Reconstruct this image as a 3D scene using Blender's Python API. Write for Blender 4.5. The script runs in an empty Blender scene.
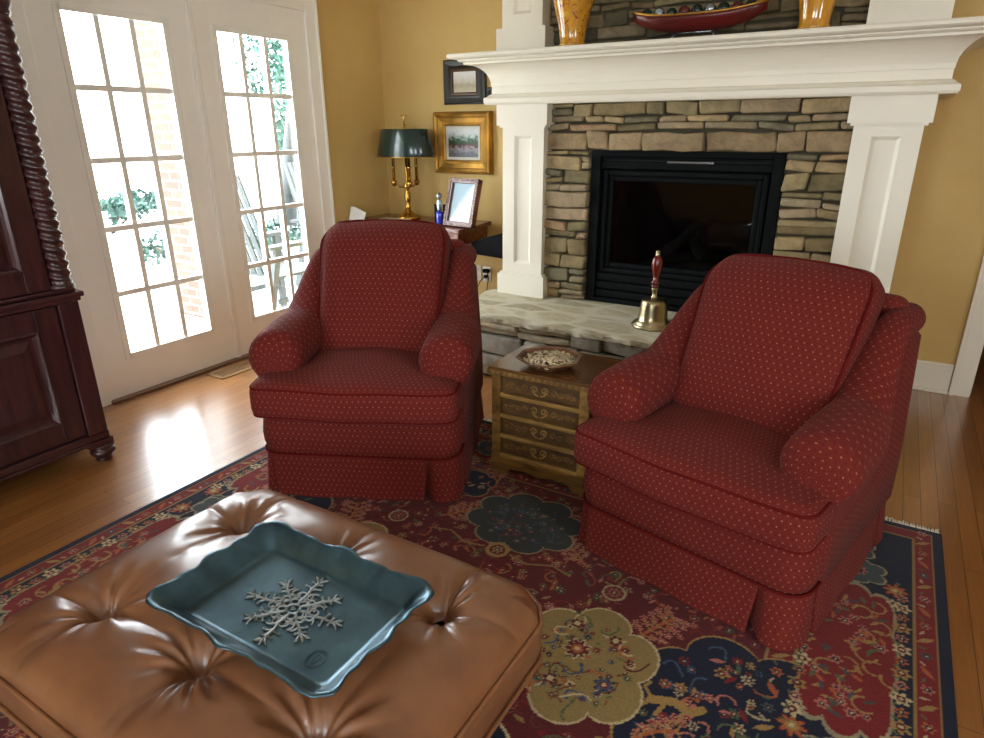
import bpy, math, random
import numpy as np
from mathutils import Vector, Matrix
PI = math.pi
rnd = random.Random(7)
S = bpy.context.scene
COL = S.collection
R = math.radians

# ------------------------------------------------------------------ colour / material helpers
def lin(c):
    c = c / 255.0
    return c / 12.92 if c <= 0.04045 else ((c + 0.055) / 1.055) ** 2.4
def rgb(r, g, b): return (lin(r), lin(g), lin(b), 1.0)

class N:
    """tiny node-tree builder"""
    def __init__(s, name):
        s.m = bpy.data.materials.new(name); s.m.use_nodes = True
        s.t = s.m.node_tree; s.t.nodes.clear()
        s.out = s.n('ShaderNodeOutputMaterial'); s.b = s.n('ShaderNodeBsdfPrincipled')
        s.l(s.b.outputs[0], s.out.inputs[0])
    def n(s, kind, **kw):
        o = s.t.nodes.new(kind)
        for k, v in kw.items(): setattr(o, k, v)
        return o
    def l(s, a, b): s.t.links.new(a, b)
    def set(s, **kw):
        al = dict(color='Base Color', rough='Roughness', metal='Metallic', spec='Specular IOR Level', coat='Coat Weight',
                  coat_rough='Coat Roughness', trans='Transmission Weight', ior='IOR', sheen='Sheen Weight', alpha='Alpha')
        for k, v in kw.items(): s.b.inputs[al[k]].default_value = v
        return s
    def coord(s, kind='Object', scale=(1, 1, 1), rot=(0, 0, 0), loc=(0, 0, 0)):
        tc = s.n('ShaderNodeTexCoord'); mp = s.n('ShaderNodeMapping')
        mp.inputs['Scale'].default_value = scale; mp.inputs['Rotation'].default_value = rot; mp.inputs['Location'].default_value = loc
        s.l(tc.outputs[kind], mp.inputs[0]); return mp.outputs[0]
    def noise(s, co, scale=5, detail=4, rough=.55, dist=0):
        o = s.n('ShaderNodeTexNoise'); o.inputs['Scale'].default_value = scale; o.inputs['Detail'].default_value = detail
        o.inputs['Roughness'].default_value = rough; o.inputs['Distortion'].default_value = dist
        s.l(co, o.inputs['Vector']); return o.outputs['Fac']
    def ramp(s, fac, stops, interp='LINEAR'):
        o = s.n('ShaderNodeValToRGB'); o.color_ramp.interpolation = interp
        e = o.color_ramp.elements
        while len(e) < len(stops): e.new(.5)
        for k, (p, c) in enumerate(stops): e[k].position = p; e[k].color = c
        s.l(fac, o.inputs[0]); return o.outputs[0]
    def mix(s, fac, a, b, mode='MIX'):
        o = s.n('ShaderNodeMix', data_type='RGBA', blend_type=mode)
        for v, i in ((fac, 0), (a, 6), (b, 7)):
            if isinstance(v, (float, int, tuple)): o.inputs[i].default_value = v
            else: s.l(v, o.inputs[i])
        return o.outputs[2]
    def math(s, op, a, b=0.0, c=0.0):
        o = s.n('ShaderNodeMath', operation=op)
        for v, i in ((a, 0), (b, 1), (c, 2)):
            if isinstance(v, (float, int)): o.inputs[i].default_value = v
            else: s.l(v, o.inputs[i])
        return o.outputs[0]
    def bump(s, h, strength=.3, dist=.01):
        o = s.n('ShaderNodeBump'); o.inputs['Strength'].default_value = strength; o.inputs['Distance'].default_value = dist
        s.l(h, o.inputs['Height']); s.l(o.outputs[0], s.b.inputs['Normal']); return s
    def base(s, c): s.l(c, s.b.inputs['Base Color']); return s

def plain(name, col, rough=.5, metal=0., bump=0., bscale=60, var=.12, **kw):
    m = N(name); m.set(rough=rough, metal=metal, **kw)
    co = m.coord(); f = m.noise(co, 7, 5)
    dk = tuple(v * (1 - var) for v in col[:3]) + (1,); lt = tuple(min(1, v * (1 + var)) for v in col[:3]) + (1,)
    m.base(m.ramp(f, [(.3, dk), (.7, lt)]))
    if bump: m.bump(m.noise(co, bscale, 4), bump, .002)
    return m.m

M = {}
M['white'] = plain('white_paint', rgb(228, 222, 205), .38, var=.015)
M['doorwhite'] = plain('door_paint', rgb(246, 244, 236), .42, var=.015)
M['ceiling'] = plain('ceiling_paint', rgb(235, 232, 222), .8, var=.01)
M['brass'] = plain('aged_brass', rgb(190, 150, 75), .24, 1., var=.18)
M['bellbrass'] = plain('bell_brass', rgb(168, 156, 122), .28, 1., var=.2)
M['gold'] = plain('gold_leaf', rgb(168, 124, 52), .4, .7, .9, 70, var=.45)
M['blackmetal'] = plain('black_metal', rgb(8, 11, 12), .75, 0., var=.1, spec=.12)
M['sootmetal'] = plain('firebox_lining', rgb(24, 24, 23), .8, 0, .4, 40)
M['chrome'] = plain('grey_bar_metal', rgb(120, 122, 122), .3, .9)
M['log'] = plain('ceramic_log', rgb(70, 62, 52), .85, 0, .8, 30, var=.4)
M['tole'] = plain('dark_green_lampshade', rgb(18, 42, 38), .22, .1, var=.1, coat=.4)
M['turned'] = plain('bell_handle_wood', rgb(96, 22, 12), .25, 0, var=.3, coat=.5)
M['redlacquer'] = plain('red_lacquer', rgb(84, 18, 18), .3, 0, .2, 30, var=.3)
M['orndark'] = plain('dark_green_ornament', rgb(28, 42, 32), .18, .2, .3, 20, var=.5)
M['paper'] = plain('paper', rgb(236, 236, 232), .7, var=.02)
M['papergreen'] = plain('pale_paper', rgb(178, 182, 160), .7, var=.1)
M['blackfabric'] = plain('black_leather', rgb(10, 10, 12), .8, 0, .3, 80, spec=.15)
M['plastic'] = plain('ivory_plastic', rgb(214, 208, 190), .4, var=.02)
M['cord'] = plain('dark_cord', rgb(40, 30, 20), .6)
M['blueglass'] = plain('blue_glass', rgb(20, 50, 190), .1, .1, var=.4, coat=1.)
M['silver'] = plain('silver_figure', rgb(150, 160, 165), .25, .9)
M['sage'] = plain('grey_green_outdoor_paint', rgb(52, 60, 62), .6)
M['patio'] = plain('pale_concrete', rgb(205, 205, 200), .9, 0, .3, 20, var=.05)
M['leaf'] = plain('garden_leaf', rgb(34, 74, 62), .6, var=.5)
M['leafdark'] = plain('shrub_leaf', rgb(28, 62, 52), .6, var=.5)
M['ventbrass'] = plain('oak_register', rgb(150, 116, 78), .4, 0, var=.1)
M['dark'] = plain('dark_parts_and_void_shade', rgb(20, 14, 10), .9)  # near-black brown of small parts; also the painted shade inside the floor vent
M['darkred'] = plain('dark_red_room_paint', rgb(74, 26, 18), .8)
M['petal'] = plain('dried_petals', rgb(222, 206, 172), .8, 0, .4, 60, var=.35)
M['dishglaze'] = plain('brown_glazed_dish', rgb(110, 74, 48), .3, 0, .2, 30, var=.5, coat=.4)
M['frameblack'] = plain('black_picture_frame', rgb(40, 40, 36), .35, 0, .2, 30, var=.25)
M['frameinner'] = plain('brown_frame_lip', rgb(80, 56, 34), .4)
M['mat'] = plain('picture_mat', rgb(206, 204, 190), .8)
M['button'] = plain('leather_button', rgb(88, 48, 24), .45)
M['fringe'] = plain('cotton_fringe', rgb(236, 232, 218), .9, var=.1)
M['mortar'] = plain('stone_mortar', rgb(70, 64, 48), .95, 0, .5, 60, var=.25)
M['brick'] = None

def wall_mat():
    m = N('mustard_wall_paint'); m.set(rough=.62, spec=.3)
    co = m.coord(); f = m.noise(co, 2.2, 6, .6)
    c = m.ramp(f, [(.3, rgb(198, 166, 102)), (.72, rgb(209, 180, 116))])
    m.base(c); m.bump(m.noise(co, 140, 3), .12, .002); return m.m
M['wall'] = wall_mat()

def floor_mat():
    m = N('honey_oak_floor'); m.set(rough=.3, spec=.5, coat=1., coat_rough=.26)
    co = m.coord('Object', rot=(0, 0, PI / 2))
    b = m.n('ShaderNodeTexBrick'); b.offset = .37; b.offset_frequency = 2
    for k, v in (('Scale', 1.), ('Mortar Size', .0012), ('Brick Width', 1.15), ('Row Height', .058), ('Bias', 0.), ('Mortar Smooth', .2)): b.inputs[k].default_value = v
    b.inputs['Color1'].default_value = (0, 0, 0, 1); b.inputs['Color2'].default_value = (1, 1, 1, 1); b.inputs['Mortar'].default_value = (.5, .5, .5, 1)
    m.l(co, b.inputs['Vector'])
    tone = m.ramp(b.outputs['Color'], [(0, rgb(142, 92, 46)), (.5, rgb(152, 101, 51)), (1, rgb(162, 109, 57))])
    co2 = m.coord('Object', scale=(38, 2.2, 1)); g = m.noise(co2, 2.2, 6, .62, .6)
    gr = m.ramp(g, [(.3, (.8, .77, .74, 1)), (.65, (1.06, 1.05, 1.04, 1))])
    c = m.mix(1., tone, gr, 'MULTIPLY')
    c = m.mix(b.outputs['Fac'], c, rgb(70, 40, 20))
    m.base(c)
    h = m.math('SUBTRACT', m.math('MULTIPLY', g, .12), b.outputs['Fac'])
    m.bump(h, .22, .0016); return m.m
M['floor'] = floor_mat()

def wood(name, dark, light, rough=.3, axis=(2, 2, 22), coat=.25, bump=.15):
    m = N(name); m.set(rough=rough, coat=coat, coat_rough=.15)
    co = m.coord('Object', scale=axis); f = m.noise(co, 2.4, 6, .6, .9)
    m.base(m.ramp(f, [(.3, dark), (.68, light)])); m.bump(f, bump, .002); return m.m
M['mahog'] = wood('dark_mahogany', rgb(40, 20, 22), rgb(72, 38, 38), .3, (14, 14, 1.6))
M['mahogh'] = wood('dark_mahogany_rail', rgb(40, 20, 22), rgb(72, 38, 38), .3, (14, 1.6, 14))
M['desk'] = wood('desk_wood', rgb(84, 38, 26), rgb(126, 66, 46), .26, (2, 14, 14))
M['carved'] = wood('carved_light_wood', rgb(78, 52, 22), rgb(142, 104, 48), .42, (2.5, 12, 12), .15, .3)
M['carvedhi'] = wood('highlight_carving_wood', rgb(116, 88, 42), rgb(176, 138, 74), .4, (2.5, 12, 12), .15, .2)  # lighter copy of the wood, highlights on raised carving put into the colour
M['carvedshade'] = wood('shaded_recess_wood', rgb(58, 38, 18), rgb(104, 74, 36), .5, (2.5, 12, 12), .1, .4)  # darker copy of the wood, recess shade put into the colour
M['carvedtop'] = wood('chest_top_wood', rgb(82, 50, 26), rgb(120, 80, 42), .26, (2, 12, 12), .4, .1)
M['threshold'] = wood('dark_threshold_wood', rgb(92, 64, 46), rgb(124, 90, 66), .35, (14, 1.6, 14))
M['photoframe'] = wood('carved_brown_frame', rgb(80, 40, 30), rgb(122, 72, 56), .35, (8, 8, 8))

def beadmat():
    m = N('beaded_frame_edge'); m.set(rough=.3, metal=.3)
    v = m.n('ShaderNodeTexVoronoi'); v.inputs['Scale'].default_value = 140; m.l(m.coord(), v.inputs['Vector'])
    m.base(m.ramp(v.outputs['Distance'], [(.15, rgb(186, 170, 160)), (.5, rgb(84, 52, 42))])); m.bump(v.outputs['Distance'], .6, .003); return m.m
M['bead'] = beadmat()

def stone_mat(name='ledge_stone', gain=1.):
    m = N(name); m.set(rough=.86, spec=.25)
    at = m.n('ShaderNodeVertexColor', layer_name='Col')
    co = m.coord(); f = m.noise(co, 16, 8, .65, .4); g = m.noise(co, 70, 4, .6)
    c = m.mix(1., at.outputs[0], m.ramp(f, [(.28, (.6 * gain,) * 3 + (1,)), (.7, (1.22 * gain, 1.2 * gain, 1.15 * gain, 1))]), 'MULTIPLY')
    m.base(c); m.bump(m.math('ADD', f, m.math('MULTIPLY', g, .4)), .7, .012); return m.m
M['stone'] = stone_mat()

def slab_mat():
    m = N('flagstone_hearth_top'); m.set(rough=.8, spec=.3)
    co = m.coord('Object', scale=(1, 1.7, 1)); wob = m.n('ShaderNodeTexNoise'); wob.inputs['Scale'].default_value = 5; m.l(co, wob.inputs['Vector'])
    cc = m.mix(.12, co, wob.outputs['Color'])
    v = m.n('ShaderNodeTexVoronoi', feature='DISTANCE_TO_EDGE'); v.inputs['Scale'].default_value = 4.2; m.l(cc, v.inputs['Vector'])
    v2 = m.n('ShaderNodeTexVoronoi'); v2.inputs['Scale'].default_value = 4.2; m.l(cc, v2.inputs['Vector'])
    f = m.noise(co, 22, 7, .6)
    st = m.ramp(v2.outputs['Color'], [(.2, rgb(158, 148, 120)), (.5, rgb(184, 175, 148)), (.8, rgb(194, 184, 154))])
    st = m.mix(1., st, m.ramp(f, [(.3, (.75, .75, .75, 1)), (.7, (1.15, 1.15, 1.12, 1))]), 'MULTIPLY')
    e = m.ramp(v.outputs['Distance'], [(.05, (0, 0, 0, 1)), (.16, (1, 1, 1, 1))])
    m.base(m.mix(e, rgb(200, 194, 172), st)); m.bump(m.math('ADD', f, e), .35, .006); return m.m
M['slab'] = slab_mat()

def fabric_mat():
    m = N('red_dotted_upholstery'); m.set(rough=.85, spec=.12, sheen=.03)
    tc = m.n('ShaderNodeTexCoord'); sx = m.n('ShaderNodeSeparateXYZ'); m.l(tc.outputs['UV'], sx.inputs[0])
    P = .0205
    u = m.math('DIVIDE', sx.outputs[0], P); v = m.math('DIVIDE', sx.outputs[1], P)
    row = m.math('FLOOR', v); off = m.math('MULTIPLY', m.math('MODULO', row, 2.), .5)
    fu = m.math('SUBTRACT', m.math('FRACT', m.math('ADD', u, off)), .5); fv = m.math('SUBTRACT', m.math('FRACT', v), .5)
    d = m.math('SQRT', m.math('ADD', m.math('MULTIPLY', fu, fu), m.math('MULTIPLY', fv, fv)))
    dot = m.math('LESS_THAN', d, .115)
    # a second darker sprig between the dots
    u2 = m.math('SUBTRACT', m.math('FRACT', m.math('ADD', m.math('ADD', u, off), .5)), .5)
    d2 = m.math('MAXIMUM', m.math('ABSOLUTE', u2), m.math('MULTIPLY', m.math('ABSOLUTE', fv), .6))
    sp = m.math('LESS_THAN', d2, .13)
    wv = m.n('ShaderNodeTexNoise'); wv.inputs['Scale'].default_value = 1.; wv.inputs['Detail'].default_value = 3
    mp = m.n('ShaderNodeMapping'); mp.inputs['Scale'].default_value = (260, 520, 1); m.l(tc.outputs['UV'], mp.inputs[0]); m.l(mp.outputs[0], wv.inputs['Vector'])
    c = m.ramp(wv.outputs['Fac'], [(.3, rgb(82, 25, 22)), (.7, rgb(120, 43, 35))])
    c = m.mix(m.math('MULTIPLY', sp, .45), c, rgb(88, 20, 26))
    c = m.mix(m.math('MULTIPLY', m.math('MULTIPLY', dot, .48), m.ramp(wv.outputs['Fac'], [(.35, (.25, .25, .25, 1)), (.6, (1, 1, 1, 1))])), c, rgb(198, 146, 112))
    m.base(c); m.bump(wv.outputs['Fac'], .35, .0015); return m.m
M['fabric'] = fabric_mat()
M['piping'] = plain('red_upholstery_welt', rgb(92, 24, 22), .95, spec=.05)
M['innerdark'] = plain('dark_red_pleat_lining', rgb(40, 10, 12), .9)

def leather_mat():
    m = N('tan_leather'); m.set(rough=.38, spec=.5, coat=.5, coat_rough=.2)
    co = m.coord(); f = m.noise(co, 6, 5, .6); v = m.n('ShaderNodeTexVoronoi'); v.inputs['Scale'].default_value = 420; m.l(co, v.inputs['Vector'])
    m.base(m.ramp(f, [(.3, rgb(116, 74, 46)), (.7, rgb(140, 94, 62))]))
    m.bump(m.math('ADD', v.outputs['Distance'], m.math('MULTIPLY', m.noise(co, 30, 4), .6)), .12, .0012); return m.m
M['leather'] = leather_mat()

def pewter_mat():
    m = N('blue_green_pewter'); m.set(rough=.34, metal=.85, coat=.3, coat_rough=.2)
    co = m.coord(); f = m.noise(co, 9, 6, .6, .5)
    m.base(m.ramp(f, [(.3, rgb(46, 74, 88)), (.7, rgb(78, 112, 126))])); m.bump(m.noise(co, 60, 4), .1, .001); return m.m
M['pewter'] = pewter_mat()
M['pewterhi'] = plain('rubbed_pewter_relief', rgb(150, 158, 160), .3, .85, var=.15)

def rug_mat():
    m = N('oriental_wool_pile'); m.set(rough=.95, spec=.08, sheen=.15)
    at = m.n('ShaderNodeVertexColor', layer_name='Col'); co = m.coord()
    f = m.noise(co, 260, 3)
    m.base(m.mix(1., at.outputs[0], m.ramp(f, [(.3, (.72, .72, .72, 1)), (.7, (1.15, 1.15, 1.15, 1))]), 'MULTIPLY')); m.bump(f, .5, .003); return m.m
M['rug'] = rug_mat()

def glass_mat(name='window_glass', gloss=.06, tint=(1, 1, 1, 1), rough=.0):
    m = N(name); t = m.t; t.nodes.remove(m.b)
    a = m.n('ShaderNodeBsdfTransparent'); a.inputs[0].default_value = tint
    g = m.n('ShaderNodeBsdfGlossy'); g.inputs['Roughness'].default_value = rough
    x = m.n('ShaderNodeMixShader'); x.inputs[0].default_value = gloss
    m.l(a.outputs[0], x.inputs[1]); m.l(g.outputs[0], x.inputs[2]); m.l(x.outputs[0], m.out.inputs[0]); return m.m
M['glass'] = glass_mat()
M['fireglass'] = glass_mat('smoked_fireplace_glass', .028, (.45, .5, .52, 1), .02)

def amber_mat(name, marks):
    m = N(name); m.set(rough=.14, coat=.8, coat_rough=.05, spec=.6)
    co = m.coord(); f = m.noise(co, 9, 5, .6, 1.)
    c = m.ramp(f, [(.3, rgb(176, 112, 24)), (.55, rgb(206, 150, 44)), (.8, rgb(226, 182, 84))])
    if marks:
        g = m.noise(co, 34, 3, .6, 1.6)
        c = m.mix(m.ramp(g, [(.56, (0, 0, 0, 1)), (.62, (1, 1, 1, 1))]), c, rgb(140, 60, 28))
    m.base(c); return m.m
M['amber'] = amber_mat('amber_glaze', False); M['ambermark'] = amber_mat('amber_glaze_red_sprigs', True)

def picture_mat(name, kind):
    m = N(name); m.set(rough=.45)
    tc = m.n('ShaderNodeTexCoord'); sx = m.n('ShaderNodeSeparateXYZ'); m.l(tc.outputs['UV'], sx.inputs[0])
    v = sx.outputs[1]; co = tc.outputs['UV']
    f = m.noise(co, 9 if kind != 'sketch' else 6, 5, .6)
    if kind == 'street':
        y = m.math('ADD', v, m.math('MULTIPLY', m.math('SUBTRACT', f, .5), .7))
        c = m.ramp(y, [(.12, rgb(88, 92, 104)), (.3, rgb(150, 150, 156)), (.38, rgb(110, 50, 46)), (.48, rgb(44, 60, 44)), (.62, rgb(56, 100, 66)), (.78, rgb(186, 196, 196)), (1, rgb(206, 208, 204))])
    elif kind == 'sketch':
        y = m.math('ADD', v, m.math('MULTIPLY', m.math('SUBTRACT', f, .5), .5))
        c = m.ramp(y, [(.1, rgb(176, 166, 136)), (.35, rgb(150, 140, 110)), (.5, rgb(186, 180, 160)), (.8, rgb(206, 204, 196))])
    else:
        d = m.math('ADD', m.math('MULTIPLY', sx.outputs[0], 1.), m.math('MULTIPLY', v, -.9))
        y = m.math('ADD', d, m.math('MULTIPLY', f, .25))
        c = m.ramp(y, [(-.0, rgb(150, 176, 190)), (.12, rgb(176, 198, 206)), (.2, rgb(236, 242, 244)), (1, rgb(240, 243, 243))])
    m.base(c); return m.m

def brick_mat():
    m = N('pale_red_brick'); m.set(rough=.9)
    co = m.coord('Object', rot=(PI / 2, 0, 0)); b = m.n('ShaderNodeTexBrick'); b.inputs['Scale'].default_value = 1
    for k, v in (('Mortar Size', .008), ('Brick Width', .2), ('Row Height', .07)): b.inputs[k].default_value = v
    b.inputs['Color1'].default_value = rgb(84, 60, 52); b.inputs['Color2'].default_value = rgb(94, 70, 60); b.inputs['Mortar'].default_value = rgb(120, 110, 100)
    m.l(co, b.inputs['Vector']); m.base(b.outputs['Color']); return m.m
M['brick'] = brick_mat()

# ------------------------------------------------------------------ mesh helpers
class MB:
    def __init__(s): s.v = []; s.f = []; s.uv = []; s.c = []; s.col = (1, 1, 1, 1); s.sm = []
    def add(s, vs, fs, uvs=None, smooth=True):
        o = len(s.v); s.v.extend([tuple(map(float, p)) for p in vs]); s.c.extend([s.col] * len(vs))
        for k, f in enumerate(fs):
            s.f.append([o + i for i in f]); s.uv.append(uvs[k] if uvs else [(vs[i][0], vs[i][1] + vs[i][2]) for i in f]); s.sm.append(smooth)
        return s
    def box(s, x0, x1, y0, y1, z0, z1):
        v = [(x, y, z) for x in (x0, x1) for y in (y0, y1) for z in (z0, z1)]
        f = [(0, 1, 3, 2), (4, 6, 7, 5), (0, 4, 5, 1), (2, 3, 7, 6), (0, 2, 6, 4), (1, 5, 7, 3)]
        return s.add(v, f, smooth=False)
    def rbox(s, c, d, r, n=6, mt=None, fn=None):
        """rounded box: centre c, dims d, corner radius r, n segments per side; fn deforms local points, mt places them"""
        h = [x / 2 for x in d]; r = min(r, min(h)); rs = max(2, min(4, n // 2))
        def axis(hh):
            a = [-hh + r * (1 - math.cos(k / rs * PI / 2)) for k in range(rs)]
            m = max(1, n - 2 * rs); mid = [-hh + r + (2 * hh - 2 * r) * k / m for k in range(m + 1)]
            return a + mid + [-x for x in reversed(a)]
        ax = [axis(x) for x in h]
        vs = {}; L = []; fs = []; uvs = []
        def pt(p):
            key = (round(p[0], 6), round(p[1], 6), round(p[2], 6))
            if key in vs: return vs[key]
            q = [max(-h[i] + r, min(h[i] - r, p[i])) for i in range(3)]
            dv = [p[i] - q[i] for i in range(3)]; ln = math.sqrt(sum(x * x for x in dv))
            # map the cube shell onto the sphere octant
            if ln > 1e-9:
                mx = max(abs(x) for x in dv); o = [q[i] + dv[i] / ln * r for i in range(3)]
            else: o = list(p)
            if fn: o = fn(*o)
            o = Vector(o)
            if mt is not None: o = mt @ o
            o = o + Vector(c)
            vs[key] = len(L); L.append(tuple(o)); return vs[key]
        for a in range(3):
            b, g = (a + 1) % 3, (a + 2) % 3
            for sgn in (-1, 1):
                for i in range(len(ax[b]) - 1):
                    for j in range(len(ax[g]) - 1):
                        q = []; w = []
                        for (ii, jj) in ((i, j), (i + 1, j), (i + 1, j + 1), (i, j + 1)):
                            p = [0, 0, 0]; p[a] = sgn * h[a]; p[b] = ax[b][ii]; p[g] = ax[g][jj]
                            q.append(pt(p))
                            w.append((p[0], p[2]) if a == 1 else ((p[1], p[2]) if a == 0 else (p[0], p[1])))
                        if sgn < 0: q = q[::-1]; w = w[::-1]
                        if len(set(q)) > 2: fs.append(q); uvs.append(w)
        return s.add(L, fs, uvs)
    def loft(s, secs, closed=True, caps=(True, True), smooth=True):
        """sections of equal length -> skin"""
        n = len(secs[0]); vs = [p for q in secs for p in q]; fs = []; uvs = []
        vl = [0.]
        for k in range(1, len(secs)):
            vl.append(vl[-1] + sum((Vector(secs[k][i]) - Vector(secs[k - 1][i])).length for i in range(0, n, max(1, n // 6))) / len(range(0, n, max(1, n // 6))))
        best = max(secs, key=lambda q: sum((Vector(q[i]) - Vector(q[i - 1])).length for i in range(1, n)))
        ul = [0.]
        for i in range(1, n + 1): ul.append(ul[-1] + (Vector(best[i % n]) - Vector(best[i - 1])).length)
        for k in range(len(secs) - 1):
            for i in range(n if closed else n - 1):
                j = (i + 1) % n
                fs.append((k * n + i, k * n + j, (k + 1) * n + j, (k + 1) * n + i))
                uvs.append([(ul[i], vl[k]), (ul[i + 1], vl[k]), (ul[i + 1], vl[k + 1]), (ul[i], vl[k + 1])])
        if closed:
            if caps[0]: fs.append(tuple(range(n))[::-1]); uvs.append([(secs[0][i][0], secs[0][i][2]) for i in range(n)][::-1])
            if caps[1]: b = (len(secs) - 1) * n; fs.append(tuple(b + i for i in range(n))); uvs.append([(secs[-1][i][0], secs[-1][i][2]) for i in range(n)])
        return s.add(vs, fs, uvs, smooth)
    def tube(s, pts, r, n=8, closed=False):
        pts = [Vector(p) for p in pts]; m = len(pts); secs = []
        rr = r if isinstance(r, (list, tuple)) else [r] * m
        up = Vector((0, 0, 1)); prev = None
        for k, p in enumerate(pts):
            a = pts[(k - 1) % m] if (closed or k > 0) else p; b = pts[(k + 1) % m] if (closed or k < m - 1) else p
            t = (b - a).normalized()
            if prev is None:
                x = t.cross(up); x = t.cross(Vector((1, 0, 0))) if x.length < 1e-3 else x
            else: x = prev - t * prev.dot(t)
            x.normalize(); prev = x; y = t.cross(x)
            secs.append([tuple(p + (x * math.cos(2 * PI * i / n) + y * math.sin(2 * PI * i / n)) * rr[k]) for i in range(n)])
        if closed: secs.append(secs[0])
        return s.loft(secs, caps=(not closed, not closed))
    def lathe(s, prof, c=(0, 0, 0), n=24, sx=1., sy=1.):
        secs = [[(c[0] + r * sx * math.cos(2 * PI * i / n), c[1] + r * sy * math.sin(2 * PI * i / n), c[2] + z) for i in range(n)] for r, z in prof]
        return s.loft(secs)
    def prism(s, poly, z0, z1):
        n = len(poly); v = [(x, y, z0) for x, y in poly] + [(x, y, z1) for x, y in poly]
        f = [tuple(range(n))[::-1], tuple(range(n, 2 * n))] + [(i, (i + 1) % n, n + (i + 1) % n, n + i) for i in range(n)]
        return s.add(v, f, smooth=False)
    def build(s, name, mat, parent=None, bevel=0., seg=2, auto=True):
        me = bpy.data.meshes.new(name); me.from_pydata(s.v, [], s.f)
        me.polygons.foreach_set('use_smooth', s.sm)
        ul = me.uv_layers.new(name='UVMap'); flat = [c for f in s.uv for p in f for c in p]; ul.data.foreach_set('uv', flat)
        ca = me.color_attributes.new('Col', 'FLOAT_COLOR', 'POINT'); ca.data.foreach_set('color', [c for q in s.c for c in q])
        me.materials.append(mat); me.update()
        o = bpy.data.objects.new(name, me); COL.objects.link(o); o.parent = parent
        if bevel:
            b = o.modifiers.new('b', 'BEVEL'); b.width = bevel; b.segments = seg; b.limit_method = 'ANGLE'; b.angle_limit = R(40)
            for p in me.polygons: p.use_smooth = True
            w = o.modifiers.new('w', 'WEIGHTED_NORMAL'); w.keep_sharp = True
        return o

def thing(name, label, cat, loc=(0, 0, 0), rot=0, group=None):
    o = bpy.data.objects.new(name, None); COL.objects.link(o); o.location = loc; o.rotation_euler = (0, 0, rot)
    o['label'] = label; o['category'] = cat
    if group: o['group'] = group
    return o
def tag(o, label, cat, group=None, kind=None):
    o['label'] = label; o['category'] = cat
    if group: o['group'] = group
    if kind: o['kind'] = kind
    return o
def struct(o): o['kind'] = 'structure'; return o
def boxo(name, mat, dims, parent=None, bevel=0.): return MB().box(*dims).build(name, mat, parent, bevel)

# ------------------------------------------------------------------ camera
F_, P_, RL_, Y_ = 652.705, .354124, -.0049645, .540784
H = 1.35
fw = Vector((-math.sin(Y_) * math.cos(P_), math.cos(Y_) * math.cos(P_), -math.sin(P_)))
rt = Vector((math.cos(Y_), math.sin(Y_), 0)); up = rt.cross(fw)
rt, up = rt * math.cos(RL_) + up * math.sin(RL_), -rt * math.sin(RL_) + up * math.cos(RL_)
cam = bpy.data.cameras.new('camera'); co_ = bpy.data.objects.new('camera', cam); COL.objects.link(co_)
cam.sensor_width = 36; cam.lens = F_ / 984 * 36; cam.clip_start = .02
co_.matrix_world = Matrix(((rt.x, up.x, -fw.x, 0), (rt.y, up.y, -fw.y, 0), (rt.z, up.z, -fw.z, H), (0, 0, 0, 1)))
S.camera = co_

# ------------------------------------------------------------------ room shell
XW, YB, XR, YF, CH = -3.345, 4.04, 3.2, -3.3, 2.7
W = .16
struct(boxo('floor', M['floor'], (XW - .2, XR, YF - .2, 7.2, -.05, 0)))
struct(boxo('ceiling', M['ceiling'], (XW - .2, XR + .2, YF - .2, 7.2, CH, CH + .1)))
D0, D1, DZ = 1.672, 3.322, 2.06
w = MB()
w.box(XW - W, XW, YF - .2, D0, 0, CH); w.box(XW - W, XW, D1, YB + W, 0, CH); w.box(XW - W, XW, D0, D1, DZ, CH)
struct(w.build('wall_left', M['wall']))
w = MB(); DX0, DX1 = .525, 1.5
w.box(XW - W, DX0, YB, YB + W, 0, CH); w.box(DX0, DX1, YB, YB + W, 2.06, CH); w.box(DX1, XR + W, YB, YB + W, 0, CH)
struct(w.build('wall_back', M['wall']))
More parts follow.
